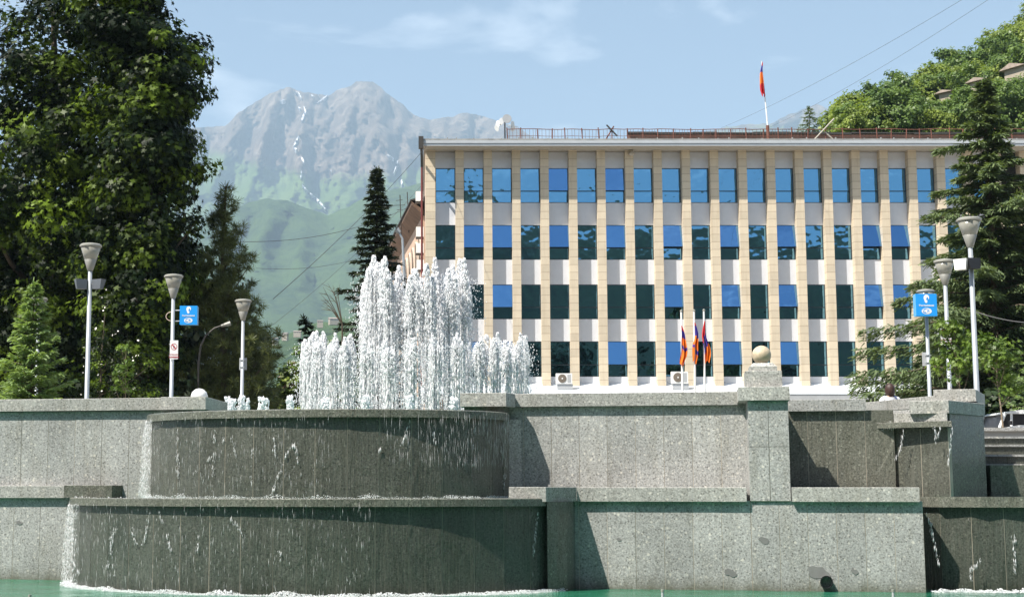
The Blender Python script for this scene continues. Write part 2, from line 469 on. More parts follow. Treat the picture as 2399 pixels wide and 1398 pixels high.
# ---------------------------------------------------------------- ground, pool
g=MB()
g.add([(-16000,-16000,-.55),(16000,-16000,-.55),(16000,26.2,-.55),(-16000,26.2,-.55),(-16000,26.2,2.0),(16000,26.2,2.0),(16000,16000,2.0),(-16000,16000,2.0)],
      [(0,1,2,3),(3,2,5,4),(4,5,6,7)])
go=g.build('ground',M['soil']); tag(go,kind='structure')
m_=MB()
nx,ny=90,60
vv=[];ff=[]
for j in range(ny+1):
    for i in range(nx+1):
        x=-26+52*i/nx; y=3+23*j/ny
        vv.append((x,y,.012*mnoise.noise(Vector((x*1.3,y*1.9,0)))))
for j in range(ny):
    for i in range(nx):
        a=j*(nx+1)+i; ff.append((a,a+1,a+nx+2,a+nx+1))
m_.add(vv,ff)
wo_=m_.build('pool_water',M['water'],smooth=True); tag(wo_,kind='structure')

# ---------------------------------------------------------------- fountain walls
rng=random.Random(7)
def slabs(mb, mortar, pts, z0, z1, thick=.25, pitch=.41, jit=.003):
    """slab facing along a polyline of (x,y) running left to right as seen; thickness goes behind"""
    L=[0]
    for a,b in zip(pts,pts[1:]): L.append(L[-1]+math.dist(a,b))
    n=max(1,round(L[-1]/pitch)); step=L[-1]/n
    def at(d):
        d=min(max(d,0),L[-1])
        for i in range(len(pts)-1):
            if d<=L[i+1]+1e-9:
                t=(d-L[i])/(L[i+1]-L[i]); 
                return Vector((pts[i][0]+(pts[i+1][0]-pts[i][0])*t, pts[i][1]+(pts[i+1][1]-pts[i][1])*t))
        return Vector(pts[-1])
    for k in range(n):
        a=at(k*step+.004); b=at((k+1)*step-.004); d=(b-a).normalized(); nn=Vector((-d.y,d.x))
        o=nn*rng.uniform(-jit,jit)*.5
        mb.prism([tuple(a+o),tuple(b+o),tuple(b+nn*thick),tuple(a+nn*thick)],z0,z1,rng.random())
    for k in range(n):
        a=at(k*step); b=at((k+1)*step); d=(b-a).normalized(); nn=Vector((-d.y,d.x))
        mortar.prism([tuple(a+nn*.004),tuple(b+nn*.004),tuple(b+nn*(thick-.02)),tuple(a+nn*(thick-.02))],z0+.01,z1-.01)
def fpts(lst): return [FP(s,w) for s,w in lst]
def coping(name, lst, z0, z1, mat, parent, back=.5, pitch=1.6):
    """coping blocks along a polyline in fountain coordinates"""
    mb=MB(); pts=[Vector(p) for p in fpts(lst)]
    n=len(pts)
    nor=[]
    for i in range(n):
        if i==0: d=pts[1]-pts[0]
        elif i==n-1: d=pts[-1]-pts[-2]
        else: d=(pts[i+1]-pts[i]).normalized()+(pts[i]-pts[i-1]).normalized()
        d=d.normalized(); nor.append(Vector((-d.y,d.x)))
    mb.prism([tuple(p) for p in pts]+[tuple(p+q*back) for p,q in zip(pts[::-1],nor[::-1])],z0,z1,rng.random(),bev=.006)
    return mb.build(name,mat,parent)

ZT=2.84      # top of the upper wall
ZM=1.44      # top of the middle coping
wu=.70       # upper wall stands back
ft=thing('cascade_fountain',(*FP(S(770,1.6),1.6),0),'round two-tier cascade basin of dark wet speckled stone with water running down','fountain')
# lower basin
RC_L=(S(752,.3),.3,3.86,2.60)      # centre along the wall, centre behind it, half width, half depth
RC_U=(S(764,.35),.35,2.80,1.72)
def grow_(c,d): return (c[0],c[1],c[2]+d,c[3]+d)
def ell(c,an): return (c[0]+c[2]*math.sin(R(an)), c[1]-c[3]*math.cos(R(an)))
def arc(c,a0,a1,n=40): return [ell(c,a0+(a1-a0)*i/n) for i in range(n+1)]
zl=FZ(1167,752,-2.3); zu=FZ(957,764,-1.37)
b1,mo=MB(),MB()
slabs(b1,mo,fpts(arc(grow_(RC_L,-.07),-112,90,60)),-.5,zl-.10,.3,.45)
lw=b1.build('lower_basin_wall',M['granite_wet_green'],ft)
mo.build('mortar',M['mortar'],lw)
def ring_rim(name,r,a0,a1,z0,z1,mat,wd=.35,n=60):
    mb=MB(); out=[FP(*p) for p in arc(r,a0,a1,n)]; inn=[FP(*p) for p in arc(grow_(r,-wd),a0,a1,n)]
    vs_=[];fs_=[]
    for (o_,i_) in zip(out,inn):
        ro=Vector((o_[0]-i_[0],o_[1]-i_[1])).normalized()*.015
        vs_+= [(o_[0],o_[1],z0),(o_[0],o_[1],z1-.012),(o_[0]-ro.x,o_[1]-ro.y,z1),(i_[0],i_[1],z1),(i_[0],i_[1],z0)]
    for k in range(n):
        a=k*5;b=a+5
        for q in range(5):
            q2=(q+1)%5; fs_.append((a+q,b+q,b+q2,a+q2))
    fs_.append((4,3,2,1,0)); fs_.append(tuple(n*5+q for q in range(5)))
    mb.add(vs_,fs_); return mb.build(name,mat,ft)
ring_rim('lower_rim',RC_L,-112,65,zl-.11,zl,M['granite_damp'])
# upper basin
b1,mo=MB(),MB()
slabs(b1,mo,fpts(arc(grow_(RC_U,-.07),-118,118,60)),zl-.3,zu-.10,.3,.45)
uw=b1.build('upper_basin_wall',M['granite_wet'],ft); mo.build('mortar',M['mortar'],uw)
ring_rim('upper_rim',RC_U,-118,118,zu-.115,zu,M['granite_damp'])
# water lying in the two basins and in the pool of the jets
mb=MB(); mb.prism([FP(*p) for p in arc(grow_(RC_L,-.3),-115,90,50)],zl-.08,zl-.012)
mb.build('lower_basin_water',M['water'],ft)
mb=MB(); mb.prism([FP(*p) for p in arc(grow_(RC_U,-.3),-178,178,50)],zu-.08,zu-.012)
mb.build('upper_basin_water',M['water'],ft)

# jet pool behind
JC=Vector((X(972,26.6),26.6)); ZJ=zu-.02
jp=thing('jet_pool',(JC.x,JC.y,2.0),'round raised pool the white water jets rise from, behind the cascade rim','pool')
mb=MB(); n=56
out=[(JC.x+3.95*math.cos(2*math.pi*i/n),JC.y+3.95*math.sin(2*math.pi*i/n)) for i in range(n)]
mb.prism(out,-.5,ZJ-.06); mb.build('pool_wall',M['granite'],jp)
mb=MB(); mb.prism([(JC.x+(p[0]-JC.x)*.97,JC.y+(p[1]-JC.y)*.97) for p in out],ZJ-.055,ZJ-.02); mb.build('water_surface',M['water'],jp)

# ---- walls beside the basins
def wall_thing(name,label,parts):
    t=thing(name,(*parts[0][0],0),label,'wall'); return t
# upper left wall
s0=S(-260,wu); s1=S(385,wu)
ul=thing('retaining_wall',(*FP(s0,wu),0),'tall grey speckled stone wall left of the round upper basin, pale coping on top','wall')
b1,mo=MB(),MB(); slabs(b1,mo,fpts([(s0,wu),(s1+.3,wu)]),zl-.2,ZT-.2,.4,.45)
q=b1.build('wall_face',M['granite'],ul); mo.build('mortar',M['mortar'],q)
zt1=FZ(934,180,wu)
coping('coping',[(s0,wu-.07),(S(372,wu-.07),wu-.07)],zt1-.19,zt1,M['granite_light'],ul)
# its end block turned in towards the water
za=FZ(929,425,wu-.16)
e0,e1=S(372,wu-.16),S(478,wu-.16)
coping('end_block',[(e0,wu-.16),(e1,wu-.16),(S(530,wu+1.5),wu+1.5)],za-.2,za,M['granite_light'],ul,back=.45)
# lower left wall
wl=.75
sl0=S(-260,wl); sl1=S(200,wl)
ll=thing('retaining_wall',(*FP(sl0,wl),0),'low grey stone wall standing in green water at the far left, below the taller wall','wall')
b1,mo=MB(),MB(); slabs(b1,mo,fpts([(sl0,wl-.12),(sl1+.2,wl-.12)]),-.5,1.32,.4,.45)
q=b1.build('wall_face',M['granite'],ll); mo.build('mortar',M['mortar'],q)
zc1=FZ(1137,80,wl-.2)
coping('coping',[(sl0,wl-.19),(S(150,wl-.19),wl-.19)],zc1-.19,zc1,M['granite_light'],ll)
coping('end_block',[(S(150,wl-.3),wl-.3),(S(262,wl-.3),wl-.3),(S(297,wl+.05),wl+.05)],zc1-.185,zc1+.006,M['granite_damp'],ll,back=.4)
# right upper wall with its pier
sa,sb=S(1202,wu),S(1760,wu)
ur=thing('retaining_wall',(*FP(sa,wu),0),'tall pale grey speckled wall between the round basin and the pillar, angled shadow on it','wall')
b1,mo=MB(),MB(); slabs(b1,mo,fpts([(sa-.25,wu),(sb,wu)]),1.2,ZT-.2,.4,.40)
q=b1.build('wall_face',M['granite'],ur); mo.build('mortar',M['mortar'],q)
coping('coping',[(sa-.1,wu-.07),(sb,wu-.07)],ZT-.195,ZT,M['granite_light'],ur)
wp=.15
pa,pb=S(1086,wp),S(1187,wp)
zb=FZ(920,1130,wp)
coping('end_block',[(pa-.05,wp),(pb,wp),(pb+.10,wp+.30),(S(1202,wu-.09)+.02,wu-.09)],zb-.2,zb,M['granite_light'],ur,back=.42)
b1=MB(); b1.prism(fpts([(pa,wp+.09),(pb-.05,wp+.09),(pb+.0,wp+.35),(S(1200,wu)-.05,wu+.02),(pa,wu+.02)]),1.0,zb-.2,.4)
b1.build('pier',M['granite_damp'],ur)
# lower right wall, chamfered end by the basin, continuing to the right of the pillar
c0=S(1338,0); c1=S(2160,0)
lr=thing('retaining_wall',(*FP(c0,0),0),'low grey speckled stone wall in green water right of the cascade, with rust-stained joints','wall')
b1,mo=MB(),MB(); slabs(b1,mo,fpts([(c0-.3,0),(S(1757,0),0)]),-.5,ZM-.19,.4,.42)
slabs(b1,mo,fpts([(S(1757,0)+.002,0),(c1,0)]),-.5,ZM-.19,.4,.42)
q=b1.build('wall_face',M['granite'],lr); mo.build('mortar',M['mortar'],q)
coping('coping',[(S(1352,0),-.075),(S(1748,0),-.075)],ZM-.2,ZM,M['granite_light'],lr,back=.78)
coping('coping',[(S(1854,0),-.075),(S(2152,0),-.075)],ZM-.2,ZM,M['granite_light'],lr,back=1.25)
wq=-.86
coping('end_block',[(S(1192,wq),wq),(S(1279,wq),wq),(S(1352,-.08)-.01,-.08)],ZM-.2,ZM+.005,M['granite_light'],lr,back=.6)
cp=[(S(1281,-.80),-.80),(S(1305,-.66),-.66),(S(1326,-.46),-.46),(S(1340,-.22),-.22),(S(1346,.0),.02),(S(1281,0)-.1,.3)]
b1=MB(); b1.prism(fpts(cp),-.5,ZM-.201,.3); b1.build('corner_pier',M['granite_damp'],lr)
# outlet pipe
dp=thing('drain_pipe',(*FP(S(1928,0),-.02),Z(1362,22)),'black round pipe opening low in the grey wall just above the water','pipe')
px,py=FP(S(1928,0),0); pz=FZ(1362,1928,0)
mb=MB(); n=20; vs_=[];fs_=[]
for (rr,yy) in ((.082,.0),(.092,-.10),(.075,-.10),(.07,.12)):
    for k in range(n):
        t=2*math.pi*k/n; vs_.append((px+rr*math.cos(t)+FW.x*yy,py+yy*FW.y,pz+rr*math.sin(t)))
for i in range(3):
    for k in range(n): fs_.append((i*n+k,i*n+(k+1)%n,(i+1)*n+(k+1)%n,(i+1)*n+k))
fs_.append(tuple(3*n+k for k in range(n)))
mb.add(vs_,fs_); mb.build('pipe_ring',M['black'],dp,smooth=False)

# repair patches of darker stone on the lower wall (flush, 3 mm proud)
for k,(u,v,ru,rv) in enumerate(((1787,1264,12,9),(1707,1341,14,9),(1912,1341,25,16),(1448,1263,6,4),(1995,1338,8,7),(47,1224,7,5))):
    w_=0 if u>1000 else wl-.12
    p=[]
    for i in range(14):
        t=2*math.pi*i/14; k_=rng.uniform(.75,1.15)
        uu=u+ru*k_*math.cos(t)-(rv*.5*math.sin(t)); vv_=v-rv*k_*math.sin(t)
        s_=S(uu,w_); x,y=FP(s_,w_-.004-.0005*k); p.append((x,y,FZ(vv_,uu,w_)))
    mb=MB(); mb.add(p,[tuple(range(13,-1,-1))],.2)
    par=lr if u>1000 else ll
    mb.build('stone_patch',M['patch'],par)

# ---- the pillar with the ball
pu0,pu1=1757,1852
pw0,pw1=S(pu0,-.03),S(pu1,-.03)
pil=thing('stone_pillar',(*FP((pw0+pw1)/2,0),0),'square speckled stone pillar topped by a stepped plinth and a small marble ball','pillar')
b1,mo=MB(),MB()
for (a,b_) in ((pw0,(pw0+pw1)/2-.004),((pw0+pw1)/2+.004,pw1)):
    for (z0,z1) in ((ZM-.19,FZ(1046,1800,0)-.003),(FZ(1046,1800,0)+.003,2.66)):
        b1.prism(fpts([(a,-.03),(b_,-.03),(b_,2.0),(a,2.0)]),z0,z1,rng.random())
mo.prism(fpts([(pw0+.01,-.02),(pw1-.01,-.02),(pw1-.01,1.98),(pw0+.01,1.98)]),ZM-.2,2.64)
q=b1.build('shaft',M['granite'],pil); mo.build('mortar',M['mortar'],q)
def pblock(name,u0,u1,v0,v1,w0,depth,mat,taper=0):
    a,b_=S(u0,w0),S(u1,w0); zt,zb_=FZ(v0,1795,w0),FZ(v1,1795,w0)
    mb=MB()
    if taper:
        lo=fpts([(a,w0),(b_,w0),(b_,w0+depth),(a,w0+depth)]); hi=fpts([(a+taper,w0+taper),(b_-taper,w0+taper),(b_-taper,w0+depth-taper),(a+taper,w0+depth-taper)])
        mb.add([(x,y,zb_) for x,y in lo]+[(x,y,zt) for x,y in hi],[(0,1,5,4),(1,2,6,5),(2,3,7,6),(3,0,4,7),(4,5,6,7),(3,2,1,0)],.6)
    else: mb.prism(fpts([(a,w0),(b_,w0),(b_,w0+depth),(a,w0+depth)]),zb_,zt,rng.random(),bev=.006)
    return mb.build(name,mat,pil)
pblock('cap',1736,1857,905,937,-.10,.82,M['granite_light'])
pblock('plinth',1753,1840,868,905.3,.06,.54,M['granite_light'])
pblock('step',1763,1829,857,868.3,.12,.42,M['granite_light'])
pblock('tapered_step',1765,1827,849,857.3,.13,.39,M['granite_light'],taper=.045)
bx,by=FP(S(1793,.32),.32); bz=FZ(831.5,1793,.32)
bm=bmesh.new(); bmesh.ops.create_uvsphere(bm,u_segments=32,v_segments=20,radius=.137)
me=bpy.data.meshes.new('ball'); bm.to_mesh(me); bm.free()
me.attributes.new('rnd','FLOAT','FACE'); me.polygons.foreach_set('use_smooth',np.ones(len(me.polygons),dtype=bool))
o=link_mesh('ball',me,M['stone_ball'],pil); o.location=Vector((bx,by,bz))-Vector(pil.location)

# ---- recessed wall to the right of the pillar
wr=1.25
rw=thing('retaining_wall',(*FP(S(1857,wr),wr),0),'recessed dark stone wall right of the pillar, mostly in shadow, pale coping','wall')
b1,mo=MB(),MB(); slabs(b1,mo,fpts([(S(1845,wr)-.1,wr),(S(2042,wr)+.35,wr)]),1.2,FZ(961,1950,wr),.4,.45)
q=b1.build('wall_face',M['granite_damp'],rw); mo.build('mortar',M['mortar'],q)  # shade of the recess put into the stone colour
coping('coping',[(S(1852,wr),wr-.07),(S(2036,wr-.07),wr-.07)],FZ(962,1950,wr-.07),FZ(935,1950,wr-.07),M['granite'],rw)

# ---- second cascade at the right, turned towards the viewer
def PX(u,D): return (X(u,D),D)
rc=thing('cascade_fountain',(*PX(2180,23),0),'angular second cascade at the right with stepped pale copings and dark wet wall','fountain')
def pprism(name,pts,v0,v1,vD,mat,parent,bev=.006,r=None):
    mb=MB(); mb.prism([PX(u,D) for u,D in pts],Z(v1,vD),Z(v0,vD),rng.random() if r is None else r,bev=bev); return mb.build(name,mat,parent)
# long upper coping rising towards its end block
pprism('upper_coping',[(2030,25.2),(2200,23.3),(2215,24.1),(2040,26.0)],927,953,23.4,M['granite_light'],rc)
pprism('upper_end_block',[(2196,23.15),(2296,22.95),(2317,24.4),(2205,24.6)],911,940,23.0,M['granite_light'],rc)
pprism('upper_pier',[(2206,23.3),(2288,23.1),(2312,24.2),(2210,24.4)],940.3,1200,23.0,M['granite_damp'],rc,bev=0)
pprism('middle_coping',[(2024,23.6),(2142,22.6),(2150,23.1),(2032,24.1)],960,981,22.7,M['granite'],rc)
pprism('lower_end_block',[(2138,22.30),(2231,22.08),(2316,23.0),(2300,23.4),(2145,23.2)],938,968,22.2,M['granite_light'],rc)
pprism('spout_face',[(2034,22.9),(2226,22.05),(2232,22.6),(2040,23.4)],966,986,22.2,M['granite_light'],rc,bev=0)
pprism('side_pier',[(2224,22.2),(2232,22.19),(2312,23.0),(2312,23.6),(2236,23.4)],968.4,1200,22.2,M['granite_damp'],rc,bev=0)
pprism('spout_rim',[(2030,22.75),(2236,21.95),(2242,22.6),(2036,23.3)],985.5,999,22.0,M['granite_damp'],rc)
b1,mo=MB(),MB(); slabs(b1,mo,[PX(2036,22.95),PX(2226,22.12)],1.1,Z(999.4,22.0),.3,.45)
q=b1.build('wet_wall',M['granite_wet'],rc); mo.build('mortar',M['mortar'],q)
# lower basin of the second cascade
b1,mo=MB(),MB()
arc2=[(2152,22.15),(2200,21.7),(2300,21.45),(2400,21.35),(2500,21.4),(2650,21.9)]
slabs(b1,mo,[(X(u+3,D+.07),D+.07) for u,D in arc2],-.5,Z(1187,21.6),.3,.45)
q=b1.build('lower_basin_wall',M['granite_wet_green'],rc); mo.build('mortar',M['mortar'],q)
mb=MB(); mb.prism([PX(u,D) for u,D in arc2]+[PX(2650,22.3),PX(2500,21.8),PX(2400,21.75),PX(2300,21.85),PX(2200,22.1),PX(2158,22.55)],Z(1187.5,21.6),Z(1163,21.6),.5)
mb.build('lower_rim',M['granite_damp'],rc)
mb=MB(); mb.prism([PX(2160,22.3),PX(2300,21.8),PX(2500,21.8),PX(2650,23.5),PX(2160,23.8)],Z(1176,21.6),Z(1164.5,21.6)); mb.build('lower_basin_water',M['water'],rc)

# ---- steps and low wall at the far right
st=thing('stone_steps',(*PX(2450,27),1.4),'wide grey stone steps climbing to the plaza at the right edge','steps')
Ds=[23.9,24.5,25.1,25.7]
vt=[1086,1064,1041,1022]
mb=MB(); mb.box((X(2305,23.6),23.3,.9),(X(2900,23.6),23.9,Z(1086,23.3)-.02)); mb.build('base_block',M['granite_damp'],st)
for k,(D,v) in enumerate(zip(Ds,vt)):
    zt_s=Z(v,D)
    mb=MB(); mb.box((X(2300,D),D,1.0),(X(2900,D),D+.62 if k<3 else D+1.5,zt_s-.035),.3+.1*k); sp_=mb.build('step',M['granite_wet'],st)  # risers drawn darker than the treads
    mb=MB(); mb.box((X(2300,D),D-.03,zt_s-.034),(X(2900,D),D+.61 if k<3 else D+1.5,zt_s),.5); mb.build('tread',M['granite'],sp_)
mb=MB(); mb.box((X(2300,26.8)+.2,23.28,-.5),(X(2900,26),23.29+.0,1.2)); 
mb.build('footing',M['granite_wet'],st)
pw=thing('planter_wall',(*PX(2400,29),2.0),'pale low parapet with a grey capping in front of the white car','wall')
mb=MB(); mb.box((X(2290,29),29,1.9),(X(2900,29),29.4,Z(1009,29))); mb.build('wall_face',M['concrete'],pw)
mb=MB(); mb.box((X(2288,29)-.03,28.95,Z(1009,28.95)),(X(2900,29),29.45,Z(1001,28.95)),.8); mb.build('capping',M['granite'],pw)

# nozzles standing in the pool
for (u,v,lb) in ((1552,1379,'thin steel nozzle pipe standing in the water in front of the low grey wall'),(2092,1379,'thin steel nozzle pipe in the water near the right cascade'),(70,1392,'thin steel nozzle pipe in the water at the bottom left corner')):
    D=18.6; p=P(u,v,D)
    t=thing('nozzle_pipe',(p.x,p.y,-.3),lb,'pipe','nozzle pipes in the pool')
    mb=MB(); mb.tube([(p.x,p.y,-.3),(p.x,p.y,p.z-.03)],.016,10); mb.build('pipe',M['grey_paint'],t)
    mb=MB(); mb.tube([(p.x,p.y,p.z-.03),(p.x,p.y,p.z)],.021,10); mb.build('nozzle_cap',M['lamp_ring'],t)

# ---------------------------------------------------------------- water: jets, trickles, foam
def blobs(name,P_,rx,rz,mat,parent=None,lean=None,seed=0,shape='oct'):
    rs=np.random.RandomState(seed); N=len(P_)
    az=np.zeros((N,3)); az[:,2]=1; 
    if lean is not None: az=unit(az+lean)
    ax,ay,_=frames(az,rs)
    sh,fc=(OCT,OCTF) if shape=='oct' else (ICO,ICOF)
    return scatter_mesh(name,sh,fc,P_,ax*rx[:,None],ay*rx[:,None],az*rz[:,None],mat,parent,rnd=rs.rand(N),smooth=True)
def jet(x,y,z0,h,rad,n,seed,label,group,wild=1.0):
    rs=np.random.RandomState(seed)
    Ps=[];rx=[];rz=[]
    # ragged head: several spurts of different height, breaking up into clumps
    sp=[(rad*.45*math.cos(q),rad*.45*math.sin(q),hh) for q,hh in zip(rs.rand(4)*6.28,(1.0,rs.uniform(.90,.98),rs.uniform(.84,.96),rs.uniform(.78,.92)))]
    m=int(n*.36); t=rs.rand(m)**1.5; j=rs.randint(0,4,m); sx=np.array([p[0] for p in sp])[j]; sy=np.array([p[1] for p in sp])[j]; sh_=np.array([p[2] for p in sp])[j]
    lump=np.array([mnoise.noise(Vector((float(q)*8,seed*1.7,float(w)))) for q,w in zip(t,j)])
    rr=rad*(.12+(.60+.5*lump)*np.sqrt(t))*np.sqrt(rs.rand(m)); a=rs.rand(m)*2*np.pi
    Ps.append(np.stack([x+sx+rr*np.cos(a),y+sy+rr*np.sin(a),z0+h*(sh_-.30*t)],1)); k=rs.uniform(.4,1.25,m)
    rx.append(rad*.070*k); rz.append(rad*.095*k*rs.uniform(.8,2.8,m))
    # rising core: vertical ropes
    m=int(n*.12); t=rs.rand(m); j=rs.randint(0,4,m); rr=rad*.10*rs.rand(m); a=rs.rand(m)*2*np.pi
    Ps.append(np.stack([x+np.array([p[0] for p in sp])[j]*.8+rr*np.cos(a),y+np.array([p[1] for p in sp])[j]*.8+rr*np.sin(a),z0+h*.85*t],1)); rx.append(rs.uniform(.004,.011,m)); rz.append(rs.uniform(.05,.16,m))
    # falling strings and beads
    m=int(n*.40); strands=22; sa=rs.rand(strands)*2*np.pi; sr=rs.uniform(.35,1.2,strands); sl_=rs.uniform(.35,1.0,strands)
    j=rs.randint(0,strands,m); t=rs.rand(m)*sl_[j]+rs.rand(m)*.12
    rr=rad*sr[j]*(.6+.4*np.sqrt(np.clip(t,0,1)))+rs.normal(0,.006,m); a=sa[j]+rs.normal(0,.05,m)
    Ps.append(np.stack([x+rr*np.cos(a),y+rr*np.sin(a),z0+np.maximum(0.01,h*.93*(1-t))],1)); k=rs.rand(m)
    rx.append(.0035+.0085*k**3); rz.append(np.where(rs.rand(m)<.5,rs.uniform(.02,.085,m),.006+.012*k**2))
    # stray drops
    m=int(n*.10*wild); rr=rad*rs.uniform(1.0,2.3,m); a=rs.rand(m)*2*np.pi
    Ps.append(np.stack([x+rr*np.cos(a),y+rr*np.sin(a),z0+h*rs.rand(m)*.9],1)); q=rs.uniform(.004,.011,m); rx.append(q); rz.append(q*1.3)
    # splash at the foot
    m=int(n*.10); rr=rad*1.2*np.sqrt(rs.rand(m)); a=rs.rand(m)*2*np.pi
    Ps.append(np.stack([x+rr*np.cos(a),y+rr*np.sin(a),z0+.10*rs.rand(m)**2],1)); q=rs.uniform(.010,.03,m); rx.append(q); rz.append(q)
    o=blobs('water_jet',np.concatenate(Ps),np.concatenate(rx),np.concatenate(rz),M['foam'],None,seed=seed)
    return tag(o,label,'water jet',group)
DJ=JC.y
def zj(v,D): return Z(v,D)-ZJ
# tall inner ring
NT=14
ords=['front','back']
tops=[610,621,606,634,624,611,638,620,604,608,630,618,633,609]
for i in range(NT):
    a=2*math.pi*(i+.3)/NT; x=JC.x+.84*math.cos(a)+rng.uniform(-.05,.05); y=JC.y+.84*math.sin(a)
    h=zj(tops[i]+rng.uniform(-4,4),y)
    jet(x,y,ZJ,h,rng.uniform(.15,.20),5200,100+i,'tall white foaming jet in the high inner ring of the fountain','tall jets of the inner ring',1.2)
# middle ring
NM=31
for i in range(NM):
    a=2*math.pi*(i+.15)/NM; r=1.90; x=JC.x+r*math.cos(a); y=JC.y+r*math.sin(a)
    h=zj(790+rng.uniform(-14,14),y)
    jet(x,y,ZJ,h,rng.uniform(.11,.155),2600,200+i,'waist-high white jet in the wider ring around the tall jets','lower jets of the wide ring',1.0)
# small outer bubblers
NB=30
for i in range(NB):
    a=2*math.pi*(i+.4)/NB; r=3.25; x=JC.x+r*math.cos(a); y=JC.y+r*math.sin(a)
    if x<X(520,y) : continue
    h=zj(rng.uniform(927,941),y)
    rs=np.random.RandomState(900+i); m=150; t=rs.rand(m)
    rr=(.02+.035*np.sin(t*np.pi*.75))*np.sqrt(rs.rand(m))*1.2; an=rs.rand(m)*6.28
    Pb=np.stack([x+rr*np.cos(an),y+rr*np.sin(an),ZJ+h*t],1)
    tag(blobs('water_jet',Pb,rs.uniform(.007,.018,m),rs.uniform(.012,.04,m),M['foam'],None,seed=i,shape='ico'),
        'short bubbling spout low behind the rim of the round basin','water jet','short spouts of the outer ring')

# trickles down the wet walls: white drops along inverted-V paths
def surf_pt(u,v,r):
    """point in front of the round basin wall of radius r seen at pixel column u"""
    best=None
    for i in range(361):
        an=-110+220*i/360
        x,y=FP(*ell(r,an))
        uu=CU+x/(y*CT)*FPX
        d=abs(uu-u)+ (0 if math.cos(R(an))>-.2 else 1e4)
        if best is None or d<best[0]: best=(d,x,y)
    return Vector((best[1],best[2],Z(v,best[2])))
def drops_along(lst,r,name,label,seed,dens=1.0):
    rs=np.random.RandomState(seed); Ps=[];rx=[];rz=[]
    for path in lst:
        pts=[surf_pt(u,v,r) for u,v in path]
        for a,b_ in zip(pts,pts[1:]):
            L=(b_-a).length; m=max(2,int(L*170*dens))
            t=rs.rand(m); base=np.array(a)[None]*(1-t[:,None])+np.array(b_)[None]*t[:,None]
            Ps.append(base+rs.normal(0,.010,(m,3))*np.array([1,.4,1])); k=rs.rand(m)
            gate=np.array([mnoise.noise(Vector((float(q[0])*2.5,float(q[1]),float(q[2])*5+seed)))>-.02 for q in Ps[-1]]); Ps[-1]=Ps[-1][gate]; k=k[gate]; m=len(k)
            rx.append(.0018+.0045*k**5); rz.append((.006+.012*k**2)*rs.uniform(1,3.2,m))
    o=blobs(name,np.concatenate(Ps),np.concatenate(rx),np.concatenate(rz),M['foam'],None,seed=seed)
    return tag(o,label,'falling water',kind='stuff')
up=[[(527,985),(535,1005),(505,1060),(450,1110)],[(527,985),(545,1040),(560,1090),(562,1160)],[(640,990),(645,1060),(650,1110),(640,1155)],[(650,985),(665,1020)],
    [(690,1040),(672,1060),(655,1110)],[(690,1040),(697,1085)],[(340,1000),(338,1080),(345,1150)],[(336,1000),(348,1070),(350,1155)],[(412,1000),(415,1090),(418,1150)],
    [(960,985),(945,1035),(935,1060)],[(1115,1000),(1108,1090)],[(1185,1000),(1180,1150)],[(885,1060),(893,1048),(897,1060)],[(1010,985),(1020,1050)],[(500,1000),(498,1150)],[(590,1000),(588,1160)]]
drops_along(up,grow_(RC_U,-.05),'falling_water','thin broken trickles running down the upper round wall',5,.55)
lo=[[(160,1190),(165,1260),(180,1330)],[(165,1200),(175,1290),(190,1345)],[(290,1215),(262,1260),(255,1330)],[(300,1210),(318,1270),(345,1290)],[(370,1195),(385,1230),(402,1290)],[(350,1200),(340,1260),(326,1290)],
    [(540,1215),(560,1235),(575,1260)],[(650,1280),(660,1300),(655,1330)],
    [(1025,1240),(1030,1260)],[(1260,1200),(1250,1290),(1245,1350)],[(270,1220),(262,1290),(275,1350)],[(465,1200),(463,1340)]]
drops_along(lo,grow_(RC_L,-.05),'falling_water','thin broken trickles running down the lower round wall',6,.55)
# spray curtain thrown off the left side of both rims
def curtain(r,a0,a1,z0,z1,seed,n,label,kz=1.0,out=.10):
    rs=np.random.RandomState(seed); an=np.radians(a0+(a1-a0)*rs.rand(n)**.8); t=rs.rand(n)
    rr=.01+out*np.sqrt(t)*rs.rand(n)
    s_=r[0]+(r[2]+rr)*np.sin(an); w_=r[1]-(r[3]+rr)*np.cos(an)
    Pn=np.stack([F0.x+FS.x*s_+FW.x*w_,F0.y+FS.y*s_+FW.y*w_,z1+(z0-z1)*t],1)
    k=rs.rand(n)
    tag(blobs('falling_water',Pn,.0016/kz**.5+.003*k**4/kz,(.008+.03*rs.rand(n))*kz,M['foam'],None,seed=seed),label,'falling water',kind='stuff')
curtain(RC_U,-94,-62,zl,zu-.1,31,1100,'fine curtain of drops falling off the left side of the upper rim')
curtain(RC_L,-92,-58,0,zl-.1,32,1500,'fine curtain of drops falling off the left side of the lower rim')
curtain(RC_U,25,86,zl+.45,zu-.1,33,420,'fine drips hanging under the right side of the upper rim',3.5,-.045)
curtain(RC_U,-85,10,zl,zu-.1,34,330,'thin film of water glinting down the upper round wall',2.2,-.045)  # here and below, pale streaks stand in for glints on the film
curtain(RC_L,-80,20,0,zl-.1,35,480,'thin film of water glinting down the lower round wall',2.2,-.045)
